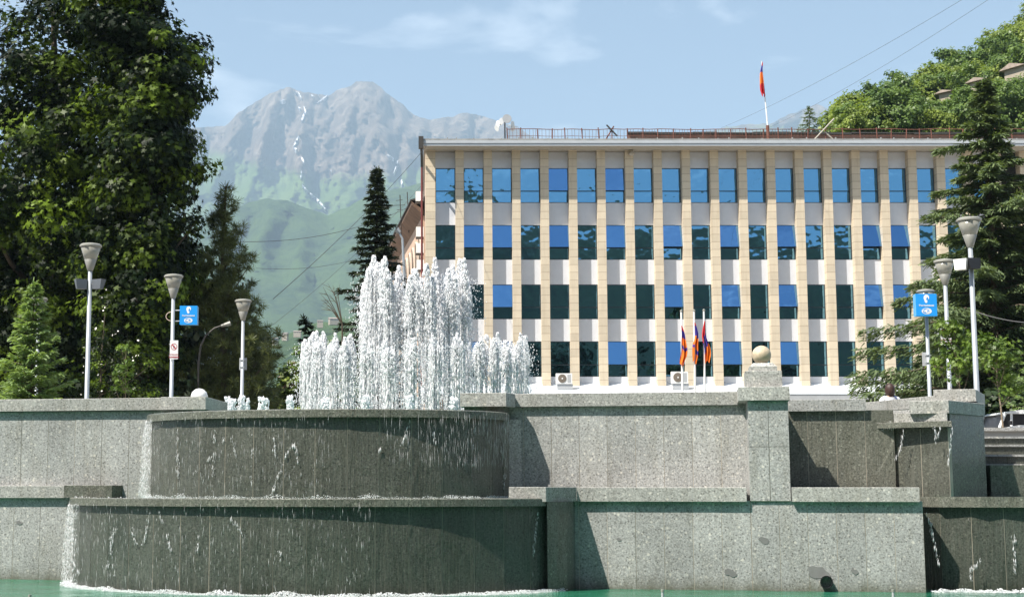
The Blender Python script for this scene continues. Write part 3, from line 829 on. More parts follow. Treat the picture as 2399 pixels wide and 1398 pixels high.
# second cascade trickles
rs=np.random.RandomState(44); Ps=[];rx=[];rz=[]
for path in ([(2036,1005),(2050,1090),(2053,1150)],[(2095,1000),(2070,1003),(2060,1010)],[(2118,1005),(2110,1050),(2098,1080)],[(2232,1000),(2226,1050),(2220,1090)],[(2085,990),(2070,1003)],[(2203,1000),(2195,1030)],[(2190,1000),(2192,1040)]):
    pts=[P(u,v,22.75-(u-2036)/190*.85) for u,v in path]
    for a,b_ in zip(pts,pts[1:]):
        m=max(2,int((b_-a).length*90)); t=rs.rand(m)
        Ps.append(np.array(a)[None]*(1-t[:,None])+np.array(b_)[None]*t[:,None]+rs.normal(0,.008,(m,3))); k=rs.rand(m); rx.append(.002+.003*k**3); rz.append(.010+.035*k)
for path in ([(2165,1200),(2178,1260),(2190,1320)],[(2290,1310),(2262,1340),(2268,1355)],[(2365,1250),(2368,1340)]):
    pts=[P(u,v,21.6) for u,v in path]
    for a,b_ in zip(pts,pts[1:]):
        m=max(2,int((b_-a).length*110)); t=rs.rand(m)
        Ps.append(np.array(a)[None]*(1-t[:,None])+np.array(b_)[None]*t[:,None]+rs.normal(0,.012,(m,3))-np.array([0,.15,0])); k=rs.rand(m); rx.append(.002+.005*k**4); rz.append(.010+.035*k)
tag(blobs('falling_water',np.concatenate(Ps),np.concatenate(rx),np.concatenate(rz),M['foam'],None,seed=3),'thin trickles running down the walls of the right cascade','falling water',kind='stuff')
# foam where water lands
def foam_arc(pts_fn,n,seed,label,h=.05,wid=.10,big=.022):
    rs=np.random.RandomState(seed); t=rs.rand(n); B=np.array([pts_fn(x) for x in t])
    amp=np.array([.35+.65*max(0,mnoise.noise(Vector((x*26,seed,0)))*1.6+.35) for x in t])
    off=rs.rand(n)**1.5*wid
    Pn=B[:,:3]+B[:,3:5].repeat(1,axis=0)@np.eye(2,3)*off[:,None]
    Pn[:,2]+=rs.rand(n)**2.2*h*amp*2
    k=rs.uniform(.35,1.0,n)*big*(.5+.7*amp)
    tag(blobs('foam',Pn,k,k*rs.uniform(.35,1.0,n),M['foam'],None,seed=seed,shape='oct'),label,'foam',kind='stuff')
def ringfn(r,a0,a1,z):
    def f(t):
        a_=a0+(a1-a0)*t; x,y=FP(*ell(r,a_)); x2,y2=FP(*ell(grow_(r,1.0),a_))
        return (x,y,z,x2-x,y2-y)
    return f
foam_arc(ringfn(grow_(RC_L,-.06),-100,72,0.0),9000,51,'white foam line where the lower wall meets the green pool',.03,.17,.014)
foam_arc(ringfn(grow_(RC_U,-.06),-95,88,zl-.01),4000,52,'white splashes along the foot of the upper round wall',.03,.10,.008)
foam_arc(ringfn(grow_(RC_L,-.10),-90,-30,zl-.01),300,55,'few small splashes on the left edge of the lower rim',.015,.03,.010)
foam_arc(lambda t:(X(2170+480*t,21.45),21.45-.12*math.sin(t*2),0,0,-1),3600,53,'white foam line at the foot of the right cascade',.03,.16,.015)

# ---------------------------------------------------------------- the office building
BD=90.0
bu0=1020.0; pitch=66.44; ROW=[(359,395,475),(475,528,608),(608,667,747),(747,800,882)]
bx0=X(993,BD)
def bxu(u): return (u-CU)/FPX*BD*1.0   # columns measured half way up the facade
KX=BD/(CT-((CV-640)/FPX)*ST)/FPX
def BX(u,v=440): 
    return (u-CU)/FPX*(BD/(CT-((CV-v)/FPX)*ST))
NBAY=20
dB=.55
ob=thing('office_building',(BX(1600),BD,2.0),'four-storey office block with cream stone fins, pale panels and blue mirror windows','building')
XL=BX(997); XR=BX(1020+pitch*23)
zs=Z(352,BD); zfa0=zs; zfa1=Z(329.5,BD-1.12); zled=Z(905,BD)
bayx=[BX(1020+pitch*i) for i in range(NBAY+1)]; bw=BX(1020+47)-BX(1020)
# structural core behind the facade
mb=MB(); mb.box((XL+.05,BD+dB+.30,2.0),(XR,BD+18,zs)); mb.build('core_wall',M['interior'],ob)
# cream fins
edges=[]
mb=MB(); mb.box((XL,BD,zled-.2),(bayx[0]-.0,BD+dB+.3,zs),.37); mb.build('stone_fin',M['clad'],ob)
for i in range(NBAY):
    a=bayx[i]+bw; b_=bayx[i+1]
    mb=MB(); mb.box((a,BD,zled-.2),(b_,BD+dB+.3,zs),rng.random()); mb.build('stone_fin',M['clad'],ob)
mb=MB(); mb.box((bayx[NBAY]+bw*.98,BD+.2,zled-.2),(XR,BD+dB+.3,zs),.2); mb.build('end_wall',M['clad'],ob)
mb=MB(); mb.box((XL-.02,BD+.02+dB,2.0),(XL+.06,BD+18,zs)); mb.build('side_wall',M['plaster_light'],ob)
# dark joints at the sides of the fins are the shadow; panels and windows sit on the back plane
OPEN={(0,4):6,(0,6):7,(1,1):8,(1,2):7,(1,4):11,(1,6):7,(1,8):14,(1,10):12,(1,12):13,(1,15):15,(1,16):14,(2,2):6,(2,8):7,(2,10):10,(2,12):11,(2,15):10,(2,16):8,(3,1):6,(3,2):6,(3,6):7,(3,8):7,(3,10):8,(3,12):7}
yb=BD+dB
def tiltpane(xa_,xb_,z0,z1,name,par):
    # panes never sit perfectly true in their frames
    a,b_=rng.gauss(0,.0028)*(z1-z0),rng.gauss(0,.003)*(xb_-xa_)
    y=yb+.055; mb=MB()
    f=[(xa_,y-b_,z0),(xb_,y+b_,z0),(xb_,y+b_+a,z1),(xa_,y-b_+a,z1)]
    mb.add(f+[(p[0],p[1]+.012,p[2]) for p in f],[(0,1,2,3),(4,7,6,5),(0,4,5,1),(1,5,6,2),(2,6,7,3),(3,7,4,0)])
    mb.build(name,M['glass'],par)
for i in range(NBAY):
    x0,x1=bayx[i],bayx[i]+bw
    for r_,(pv,v0,v1) in enumerate(ROW):
        za_,zb_,zc_=(zs if r_==0 else Z(pv,yb)),Z(v0,yb),Z(v1,yb)
        mb=MB(); mb.box((x0-.004,yb,zb_+.02),(x1+.004,yb+.12,za_-.012)); mb.build('panel',M['spandrel'],ob)
        zt=zb_-(zb_-zc_)*.66
        # frame with transom and mullion
        mb=MB(); fw=.045
        mb.box((x0,yb+.02,zc_),(x0+fw,yb+.12,zb_+.02)); mb.box((x1-fw,yb+.02,zc_),(x1,yb+.12,zb_+.02))
        mb.box((x0+fw,yb+.02,zb_-.02),(x1-fw,yb+.12,zb_+.02)); mb.box((x0+fw,yb+.02,zc_),(x1-fw,yb+.12,zc_+.03)); mb.box((x0+fw,yb+.015,zt-.025),(x1-fw,yb+.12,zt+.025))
        if (r_,i) in OPEN:
            mb.box((x0+fw,yb+.20,zt+.03),(x1-fw,yb+.22,zb_-.03))
        wf=mb.build('window',M['frame'],ob)
        tiltpane(x0+fw,x1-fw,zc_+.03,zt-.025,'lower_pane',wf)
        mb=MB(); h=zb_-.02-zt-.025
        if (r_,i) in OPEN:
            an=R(OPEN[(r_,i)]); ty,tz=yb+.02,zb_-.02; L=h+.02
            p=[(x0+.01,ty,tz),(x1-.01,ty,tz),(x1-.01,ty-L*math.sin(an),tz-L*math.cos(an)),(x0+.01,ty-L*math.sin(an),tz-L*math.cos(an))]
            th_=.03; q=[(a,b_+th_*math.cos(an),c_-th_*math.sin(an)) for a,b_,c_ in p]
            mb.add(p+q,[(0,3,2,1),(4,5,6,7),(0,4,7,3),(1,2,6,5),(3,7,6,2),(0,1,5,4)])
            mb.build('open_sash',M['sash_glass'],wf)
        else:
            tiltpane(x0+fw,x1-fw,zt+.025,zb_-.02,'upper_pane',wf)
    mb=MB(); mb.box((x0-.004,yb,zled-.25),(x1+.004,yb+.12,Z(882,yb))); mb.build('panel',M['spandrel'],ob)
# eaves: soffit, fascia, roof sheet
mb=MB(); mb.box((XL-.1,BD-1.12,zs+.01),(XR,BD+19,zs+.08))
so_=mb.build('soffit',M['soffit'],ob)
mb=MB(); f0=Z(342,BD-1.12); f1=Z(330,BD-1.12)
mb.box((XL-.12,BD-1.16,f0),(XR,BD-1.12,f0+(f1-f0)*.42)); mb.box((XL-.12,BD-1.20,f0+(f1-f0)*.48),(XR,BD-1.12,f1))
mb.box((XL-.12,BD-1.12,zs+.09),(XR,BD-1.0,f1-.005)); mb.build('fascia',M['fascia_metal'],ob)
zr=Z(325.5,BD-1.1)
mb=MB(); mb.box((XL-.13,BD-1.14,f1+.004),(XR,BD+19,zr)); 
for k in range(40): 
    x=XL+k*.9+rng.uniform(0,.4); mb.box((x,BD-1.1,zr),(x+.06,BD-1.0,zr+rng.uniform(.02,.10)))
mb.build('roof',M['roof_metal'],ob)
# sloping white apron over the ground floor and its grey fascia
mb=MB(); za_=zled+.0; z2=Z(921,BD-1.5); 
xs0,xs1=XL-.3,XR
mb.add([(xs0,BD+dB,za_+.22),(xs1,BD+dB,za_+.22),(xs1,BD-1.5,z2),(xs0,BD-1.5,z2),(xs0,BD+dB,za_-.3),(xs1,BD+dB,za_-.3),(xs1,BD-1.5,z2-.06),(xs0,BD-1.5,z2-.06)],
       [(0,3,2,1),(4,5,6,7),(3,7,6,2),(0,4,7,3),(1,2,6,5)])
mb.build('canopy_apron',M['white_metal'],ob)
mb=MB(); mb.box((xs0+.02,BD-1.47,Z(936,BD-1.47)),(xs1,BD-1.3,z2-.062)); mb.build('canopy_fascia',M['grey_paint'],ob)
for k in range(12):
    mb=MB(); x=XL+.6+k*(XR-XL-1.2)/11; mb.box((x,BD-.1,2.0),(x+.5,BD+.4,za_-.5)); mb.build('ground_floor_column',M['clad'],ob)
mb=MB(); mb.box((XL-.62,BD-.05,6.0),(XL-.45,BD+.12,zs+.1)); 
rp=thing('downpipe',(XL-.25,BD,4.0),'dark red rainwater pipe down the left corner of the office block','pipe')
mb=MB(); mb.tube([(XL-.22,BD+.1,4.0),(XL-.22,BD+.1,zs+.05)],.065,10); mb.build('pipe',M['red_pipe'],rp)
mb=MB(); mb.box((XL-.42,BD-1.3,zs-.15),(XL-.13,BD-.9,zr+.12)); mb.tube([(XL-.25,BD-1.1,zs-.1),(XL-.22,BD-.2,zs-.6),(XL-.22,BD+.1,zs-1.0)],.08,8); mb.build('hopper',M['dark_metal'],rp)
# small lamp on a fin
p=P(1479,360,BD-.1); fl=thing('wall_light',(p.x,p.y,p.z),'small round beige light high on a stone fin under the eaves','light')
mb=MB(); mb.lathe((p.x,p.y-.02,p.z-.15),[(.05,0),(.16,.05),(.2,.14),(.16,.24),(.05,.29)],14); mb.build('light_body',M['soffit'],fl,smooth=True)
# roof parapet, railing
zpp=Z(312,BD+3)
pr=thing('roof_parapet',(BX(1900),BD+3,zr),'long low brown wall set back on the office roof','wall')
mb=MB(); mb.box((BX(1490),BD+3,zr),(XR,BD+3.3,zpp-.08)); mb.build('wall_face',M['parapet'],pr)
mb=MB()
k=0; x=BX(1489)
while x<XR:
    L=rng.uniform(.9,1.8); mb.box((x,BD+2.85,zpp-.08+rng.uniform(-.03,.03)),(min(x+L,XR),BD+3.45,zpp+rng.uniform(0,.06)),rng.random()); x+=L
mb.build('capping',M['dark_metal'],pr)
rl=thing('roof_railing',(BX(1700),BD-.6,zr),'rusty thin railing with leaning posts along the office roof edge','railing')
yr=BD-.5; zt_=Z(303,yr); n=0
mb=MB()
pts=[]; u=1188
while u<2420:
    pts.append((BX(u,310),yr,zt_+rng.uniform(-.03,.03))); u+=30
mb.tube(pts,.022,6); mb.tube([(a,b_,c_-.42) for a,b_,c_ in pts],.014,6); mb.build('top_rail',M['rust'],rl)
u=1188
while u<2420:
    x=BX(u,310); ln=rng.uniform(-.06,.06)
    mb=MB(); mb.tube([(x,yr,zr-.02),(x+ln,yr,zt_+rng.uniform(.0,.12))],.035,6); mb.build('post',M['rust'],rl); u+=rng.uniform(28,42)
mb=MB(); u=1192
while u<1900:
    x=BX(u,310); mb.tube([(x,yr+.01,zr),(x+rng.uniform(-.03,.03),yr+.01,zt_)],.009,4,cap=False); u+=rng.uniform(6,10)
mb.build('bars',M['rust'],rl)
# crossed beams and leaning board
cb=thing('crossed_beams',(BX(1430),BD-.4,zr),'two old beams crossed in an X over the roof railing','beam')
mb=MB(); mb.tube([P(1421,293,BD-.6),P(1446,319,BD-.6)],.05,6); mb.build('beam',M['dark_metal'],cb)
mb=MB(); mb.tube([P(1438,296,BD-.45),P(1420,326,BD-.45)],.045,6); mb.build('beam',M['rust'],cb)
lb_=thing('leaning_board',(BX(1920),BD-.3,zr),'pale thin board leaning up over the right part of the roof','board')
mb=MB(); mb.tube([P(1908,327,BD-.6),P(1954,278,BD-.6)],.045,6); mb.build('board',M['soffit'],lb_)
mb=MB(); mb.tube([P(1932,309,BD-.5),P(1952,327,BD-.5)],.04,6); mb.build('strut',M['soffit'],lb_)
# loudspeaker cluster
p=P(1183,325,BD); ls=thing('loudspeaker_mast',(p.x,p.y,zr),'mast with a bunch of pale horn loudspeakers on the left part of the roof','loudspeaker')
mb=MB(); mb.tube([(p.x,BD,zr),(p.x,BD,Z(283,BD))],.04,8); mb.build('mast',M['dark_metal'],ls)
def horn(c,d,r,mat):
    c=Vector(c); d=Vector(d).normalized(); mb=MB()
    prof=[(.0,.07),(.25,.09),(.4,.35),(.5,.8),(.56,1.0),(.57,.93),(.42,.3)]
    mb.tube([c+d*(a*r*2) for a,_ in prof],[b_*r for _,b_ in prof],16,cap=True)
    return mb.build('horn',mat,ls,smooth=False)
horn(P(1186,282,BD-.1),(.1,-1,.05),.28,M['grey_paint']); horn(P(1181,288,BD),(-.7,-.7,.1),.24,M['grey_paint'])
horn(P(1175,292,BD),(-1,-.5,-.1),.24,M['white_paint']); horn(P(1191,294,BD),(1,-.6,-.1),.26,M['white_paint']); horn(P(1170,298,BD),(-.9,-.6,-.5),.2,M['white_paint']); horn(P(1196,299,BD),(.8,-.7,-.5),.2,M['white_paint'])
# air conditioners on the apron
def ac(u0,u1,v0,v1,lb,y):
    a,b_=BX(u0,890),BX(u1,890); z1,z0=Z(v0,y),Z(v1,y)
    t=thing('air_conditioner',((a+b_)/2,y,z0),lb,'air conditioner')
    hh=(z1-z0)
    mb=MB(); mb.box((a,y,z0+hh*.27),(b_,y+.35,z1)); mb.build('casing',M['white_paint'],t)
    mb=MB(); mb.box((a+.06,y+.05,z0-.1),(b_+.04,y+.33,z0+hh*.27-.005)); mb.build('stand',M['grey_paint'],t)
    cx=a+(b_-a)*.38; cz=z0+hh*.64; rr=hh*.29
    mb=MB(); n=20; vs_=[(cx,y-.03,cz)]+[(cx+rr*math.cos(2*math.pi*k/n),y-.02,cz+rr*math.sin(2*math.pi*k/n)) for k in range(n)]
    vs_+=[(cx+rr*math.cos(2*math.pi*k/n),y+.01,cz+rr*math.sin(2*math.pi*k/n)) for k in range(n)]
    mb.add(vs_,[(0,1+(k+1)%n,1+k) for k in range(n)]+[(1+k,1+(k+1)%n,n+1+(k+1)%n,n+1+k) for k in range(n)]); mb.build('fan_grille',M['fan'],t)
    mb=MB(); mb.box((cx-.04,y-.045,cz-.04),(cx+.04,y-.03,cz+.04)); mb.build('fan_hub',M['white_paint'],t)
    mb=MB(); mb.box((b_-.28,y-.006,z0+hh*.35),(b_-.07,y,z1-.08)); mb.build('side_grille',M['grey_paint'],t)
ac(1300,1337,874,908,'white air conditioner with round fan on the ledge behind the water jets',BD-.9)
ac(1568,1606,870,908,'white air conditioner with brown grille on the ledge behind the flags',BD-.9)

# ---------------------------------------------------------------- flags
def flag_mat(name,cols):
    m,nt,b,o=new_mat(name)
    f=attr(nt,'band')
    c=ramp(nt,f,[(0.0,cols[0]),(.34,cols[1]),(.67,cols[2])],'CONSTANT')
    nt.links.new(c,b.inputs['Base Color']); b.inputs['Roughness'].default_value=.75
    tr=nd(nt,'ShaderNodeBsdfTranslucent',{'Color':c}); ms=nd(nt,'ShaderNodeMixShader',{0:.25})
    nt.links.new(b.outputs[0],ms.inputs[1]); nt.links.new(tr.outputs[0],ms.inputs[2]); nt.links.new(ms.outputs[0],o.inputs[0])
    return m
M['flag']=flag_mat('flag_red_blue_orange',[(.62,.02,.03),(.05,.03,.30),(.85,.20,.01)])
def limp_flag(parent,top,L,wmax,seed,bands,scale=1.0):
    """cloth hanging in folds beside its pole: rows down, columns across the folds; band value per face"""
    rs=random.Random(seed); nr,nc=26,14; vs_=[];fs_=[];bd=[]
    ph=[rs.uniform(0,6.28) for _ in range(4)]
    for j in range(nr+1):
        t=j/nr; wd=wmax*(.10+.9*min(1,t*1.5)**.8)*(1-.35*max(0,t-.8)/.2)
        for i in range(nc+1):
            q=i/nc-.5
            x=top.x+wd*(q+.10*math.sin(3*t*math.pi+ph[0]))+.04*scale*math.sin(5*t+ph[1])
            y=top.y+.10*scale*math.sin(q*13+2.5*t+ph[2])*min(1,t*2+.1)
            z=top.z-L*t*(1+.05*math.sin(q*7+ph[3]))
            vs_.append((x,y,z))
    for j in range(nr):
        for i in range(nc):
            a=j*(nc+1)+i; fs_.append((a,a+nc+1,a+nc+2,a+1)); t=(j+.5)/nr; q=(i+.5)/nc
            bd.append(bands(t,q))
    mb=MB(); mb.add(vs_,fs_); o=mb.build('flag',M['flag'],parent,smooth=True)
    at=o.data.attributes.new('band','FLOAT','FACE'); at.data.foreach_set('value',np.array(bd,dtype=np.float32))
    return o
def bandsA(t,q):
    if t<.10+.05*q: return .1
    if t<.28+.10*q: return .5
    if abs(t-(.52+.12*q))<.04: return .5
    return .9
def bandsB(t,q):
    if t<.08: return .1
    if t<.34+.05*q: return .5
    if .55+.2*q<t<.62+.25*q: return .5
    return .9
def bandsC(t,q):
    e=t+.30*(q-.5)
    if e<.38: return .1
    if e<.66: return .5
    return .9
for (ut,vt_,ub,fv0,fv1,bf,wx,lb,sd) in ((1596,731,1602,763,856,bandsA,.22,'leftmost of the three white flagpoles, limp orange and blue flag hanging lowest',1),
        (1626,730,1631,756,849,bandsB,.21,'middle of the three white flagpoles, limp flag blue at the top and orange below',2),
        (1649,729,1653,752,847,bandsC,.20,'rightmost of the three white flagpoles, flag with a long red top above blue and orange',3)):
    D=50.0; tp=P(ut,vt_,D); base=P(ub,1103,D); 
    t=thing('flagpole',(base.x,base.y,2.0),lb,'flagpole','flagpoles in front of the offices')
    mb=MB(); mb.tube([(base.x,D,2.0),(tp.x,D,tp.z)],[.045,.030],10); mb.build('pole',M['white_paint'],t)
    mb=MB(); mb.lathe((tp.x,D,tp.z),[(.03,0),(.045,.02),(.045,.05),(.01,.08)],10); mb.build('finial',M['lamp_ring'],t)
    f0=P(ut+ (fv0-vt_)*.02,fv0,D); f1=P(ut,fv1,D)
    limp_flag(t,Vector((f0.x+.02,D-.08,f0.z)),f0.z-f1.z,wx,sd,bf)
# roof flag
D=BD+.5; tp=P(1784,143,D); bs=P(1799,300,D)
rf=thing('flagpole',(bs.x,D,zr),'thin leaning flagpole on the office roof with a rolled red, blue and orange flag','flagpole')
mb=MB(); mb.tube([bs,tp],[.05,.02],8); mb.build('pole',M['white_paint'],rf)
mb=MB(); mb.tube([(bs.x+.02,D,zr-.1),(bs.x-.02,D,bs.z+.15)],.10,8); mb.build('base_post',M['rust'],rf)
def bandsR(t,q):
    if t<.1: return .1
    if t<.30: return .5
    if t<.64: return .9
    return .1
limp_flag(rf,tp+Vector((.0,-.12,-.1)),P(1784,150,D).z-P(1784,228,D).z,.26,9,bandsR,1.3)

# ---------------------------------------------------------------- old arcaded building beyond
ab=thing('arcaded_building',(X(940,108),108,2.0),'old pinkish stone building with arched windows and deep brown eaves, left of the offices','building')
A0=Vector((X(991,96),96.0)); A1=Vector((X(906,125),125.0)); d=(A1-A0); LA=d.length; d=d/LA; nA=Vector((-d.y,d.x))
if nA.x>0: nA=-nA
zw=Z(505,96); ze=Z(478,95.5)
def AP(s,o,z): q=A0+d*s+nA*o; return (q.x,q.y,z)
mb=MB(); mb.add([AP(0,0,2),AP(LA,0,2),AP(LA,0,zw),AP(0,0,zw),AP(0,-9,2),AP(LA,-9,2),AP(LA,-9,zw),AP(0,-9,zw)],[(0,1,2,3),(4,7,6,5),(0,4,5,1),(3,2,6,7),(0,3,7,4),(1,5,6,2)])
mb.build('wall',M['plaster'],ab)
mb=MB(); OV=.75
mb.add([AP(-.2,0,zw+.01),AP(LA+.3,0,zw+.01),AP(LA+.3,OV,ze+.0),AP(-.2,OV,ze+.0),AP(-.2,0,zw+.35),AP(LA+.3,0,zw+.35),AP(LA+.3,OV,ze+.22),AP(-.2,OV,ze+.22)],
       [(0,1,2,3),(4,7,6,5),(3,2,6,7),(0,3,7,4),(1,5,6,2)]); mb.build('eaves',M['brown_soffit'],ab)
mb=MB(); mb.add([AP(-.2,OV+.1,ze+.23),AP(LA+.3,OV+.1,ze+.23),AP(LA+.3,-4.5,zw+2.2),AP(-.2,-4.5,zw+2.2),AP(-.2,OV+.1,ze+.33),AP(LA+.3,OV+.1,ze+.33),AP(LA+.3,-4.5,zw+2.35),AP(-.2,-4.5,zw+2.35)],
       [(0,1,2,3),(4,7,6,5),(0,4,5,1),(0,3,7,4),(1,5,6,2)]); mb.build('roof',M['dark_metal'],ab)
for row,(zb_,hh) in enumerate(((zw-3.9,2.6),(zw-7.6,2.4),(zw-11.2,2.4))):
    s=1.3
    while s<LA-1:
        mb=MB(); n=10; wv=.62
        pts=[(s-wv,zb_),(s+wv,zb_)]+[(s+wv*math.cos(math.pi*k/n),zb_+hh-wv+wv*math.sin(math.pi*k/n)) for k in range(n+1)]
        mb.add([AP(a,.03,b_) for a,b_ in pts]+[AP(a,-.02,b_) for a,b_ in pts],[tuple(range(len(pts)))]+[(k,(k+1)%len(pts),len(pts)+(k+1)%len(pts),len(pts)+k) for k in range(len(pts))])
        wnd=mb.build('arched_window',M['interior'],ab)
        mb=MB(); tr=[AP(s+(wv+.1)*math.cos(math.pi*k/n),.06,zb_+hh-wv+(wv+.1)*math.sin(math.pi*k/n)) for k in range(n+1)]
        mb.tube([AP(s+wv+.1,.06,zb_)]+tr+[AP(s-wv-.1,.06,zb_)],.09,5); mb.build('window_surround',M['plaster_light'],wnd)
        s+=2.35
for k,(u,v) in enumerate(((984,462),(985,545),(985,583),(986,622))):
    D=94.6; p=P(u,v,D); t=thing('air_conditioner',(p.x,p.y,p.z),['grey unit on top of the brown eaves beside the red pipe','white unit high on the pink wall beside the red pipe','second white unit down the pink wall beside the red pipe','lowest white unit on the pink wall beside the red pipe'][k],'air conditioner','units beside the red pipe')
    mb=MB(); mb.box((p.x-.28,p.y-.3,p.z-.3),(p.x+.2,p.y+.3,p.z+.32)); mb.build('casing',M['white_paint'],t)
    mb=MB(); mb.box((p.x-.30,p.y-.2,p.z-.36),(p.x+.2,p.y+.4,p.z-.31)); mb.build('bracket',M['dark_metal'],t)
# antennas on it
for k,(u,v0,v1,lb) in enumerate(((939,457,530,'thin television aerial with crossbars above the old eaves'),(956,450,505,'plain dark mast above the old eaves near the office corner'))):
    D=103; a=P(u-2,v0,D); b_=P(u+2,v1,D)
    t=thing('roof_aerial',(b_.x,b_.y,b_.z-1),lb,'aerial')
    mb=MB(); mb.tube([(b_.x,D,b_.z-1.2),a],.035,6); mb.build('mast',M['dark_metal'],t)
    if k==0:
        mb=MB()
        for vv_,l in ((482,30),(470,12),(492,10)):
            c=P(u,vv_,D); mb.tube([(c.x-l/2*D/FPX*1.9,D,c.z),(c.x+l/2*D/FPX*.7,D,c.z+.05)],.02,5)
        mb.build('crossbars',M['dark_metal'],t)
# street lamp with arm in front of the old building
D=80; t=thing('street_lamp',(*PX(948,D),2.0),'tall pale street lamp pole in front of the old arcaded building','street lamp')
mb=MB(); mb.tube([P(950,760,D),P(947,640,D),P(943,560,D),P(934,543,D)],[.09,.08,.06,.05],8); mb.tube([(X(951,D),D,2.0),P(950,760,D)],.1,8); mb.build('pole',M['pole'],t)
mb=MB(); mb.tube([P(936,545,D),P(928,537,D)],[.10,.16],8); mb.build('lamp_head',M['grey_paint'],t)

# ---------------------------------------------------------------- plaza lamps
HT=7.60
def plaza_lamp(u,v,lb,lean=0.0,flood=None):
    D=(HT-ZC)/((HV-v)/FPX)*1.0
    for _ in range(6): D=D*(HT-ZC)/(Z(v,D)-ZC)
    top=P(u,v,D); x,y=top.x,D
    t=thing('plaza_lamp',(x,y,2.0),lb,'street lamp','conical plaza lamps')
    zt=HT; hc=.66; rc=.28; zb_=zt-hc
    mb=MB(); mb.lathe((x,y,0),[(.075,2.0),(.075,3.2),(.062,3.22),(.052,zb_+.02)],14); mb.build('pole',M['pole'],t,smooth=True)
    mb=MB(); mb.lathe((x,y,zb_),[(.055,-.02),(.075,.0),(.155,.27),(.15,.275)],20); mb.build('cone_socket',M['lamp_foot'],t,smooth=True)
    mb=MB(); mb.lathe((x,y,zb_),[(.156,.272),(rc-.02,hc-.06),(rc-.03,hc-.06)],24); sh=mb.build('lamp_shade',M['shade'],t,smooth=True)
    mb=MB(); mb.lathe((x,y,zb_),[(.05,.28),(.07,.32),(.07,.48),(.03,.52)],12); mb.build('bulb_housing',M['white_paint'],sh,smooth=True)
    mb=MB(); mb.lathe((x,y,zb_),[(rc-.015,hc-.065),(rc,hc-.055),(rc,hc-.02),(rc-.04,hc+.01),(.1,hc+.035)],28); mb.build('top_cap',M['lamp_ring'],t)
    return t,x,y
def floodlight(t,x,y,z,dx,mat,rot=0):
    mb=MB(); mb.tube([(x,y,z),(x+dx*.7,y-.04,z)],.02,6); mb.build('bracket',M['dark_metal'],t)
    mb=MB(); c=Vector((x+dx,y-.05,z)); ca,sa_=math.cos(rot),math.sin(rot)
    def q(a,b_,h): return (c.x+a*ca-b_*sa_,c.y+a*sa_+b_*ca,c.z+h)
    vs_=[q(-.15,-.09,.12),q(.15,-.09,.12),q(.15,.1,.12),q(-.15,.1,.12),q(-.12,-.11,-.13),q(.13,-.11,-.13),q(.10,.05,-.13),q(-.1,.05,-.13)]
    mb.add(vs_,[(0,1,2,3),(7,6,5,4),(0,4,5,1),(1,5,6,2),(2,6,7,3),(3,7,4,0)]); mb.build('floodlight',mat,t)
A_,xa,ya=plaza_lamp(213,573,'nearest conical lamp on the left, with two floodlights below its cone')
zf=Z(666,ya); floodlight(A_,xa,ya,zf,-.22,M['flood_grey'],.5); floodlight(A_,xa,ya,zf,.24,M['flood_grey'],-.5)
B_,xb,yb_=plaza_lamp(407,645,'conical lamp on the left carrying the blue box sign and a no-entry style plate')
C_,xc,yc=plaza_lamp(570,703,'conical lamp just left of the small spouts, grey sign back on its pole')
D_,xd,yd=plaza_lamp(92,698,'conical lamp half hidden behind the young spruce at the left')
E_,xe,ye=plaza_lamp(2270,512,'nearest conical lamp on the right, black and white floodlights below its cone')
zf=Z(618,ye); floodlight(E_,xe,ye,zf,.02,M['black'],.2); floodlight(E_,xe,ye-.0,zf-.02,-.24,M['white_paint'],-.7)
F_,xf,yf=plaza_lamp(2212,610,'middle conical lamp on the right with a white prohibition plate on its pole')
G_,xg,yg=plaza_lamp(2168,680,'conical lamp on the right hidden behind the blue sign on its pole')

def text_mesh(name,body,size,center,mat,parent,bold=0.0):
    cu=bpy.data.curves.new(name,'FONT'); cu.body=body; cu.size=size; cu.align_x='CENTER'; cu.align_y='CENTER'; cu.extrude=.002; cu.offset=bold
    tmp=bpy.data.objects.new('tmp',cu); COL.objects.link(tmp)
    dg=bpy.context.evaluated_depsgraph_get(); me=bpy.data.meshes.new_from_object(tmp.evaluated_get(dg))
    bpy.data.objects.remove(tmp)
    me.transform(Matrix.Rotation(math.pi/2,4,'X')); me.materials.clear()
    o=link_mesh(name,me,mat,parent); o.location=Vector(center)-origin_of(parent); return o
def disc(mb,c,rx,rz,n=24,y=0,hole=0,hz=None,skew=0):
    if hz is None: hz=hole
    cx,cy,cz=c
    if hole==0:
        mb.add([(cx+rx*math.cos(2*math.pi*k/n),cy,cz+rz*math.sin(2*math.pi*k/n)) for k in range(n)],[tuple(range(n))])
    else:
        vs_=[];fs_=[]
        for k in range(n):
            a=2*math.pi*k/n; vs_+=[(cx+rx*math.cos(a),cy,cz+rz*math.sin(a)),(cx+hole*math.cos(a),cy,cz+hz*math.sin(a))]
        for k in range(n): b_=(k+1)%n; fs_.append((2*k,2*b_,2*b_+1,2*k+1))
        mb.add(vs_,fs_)
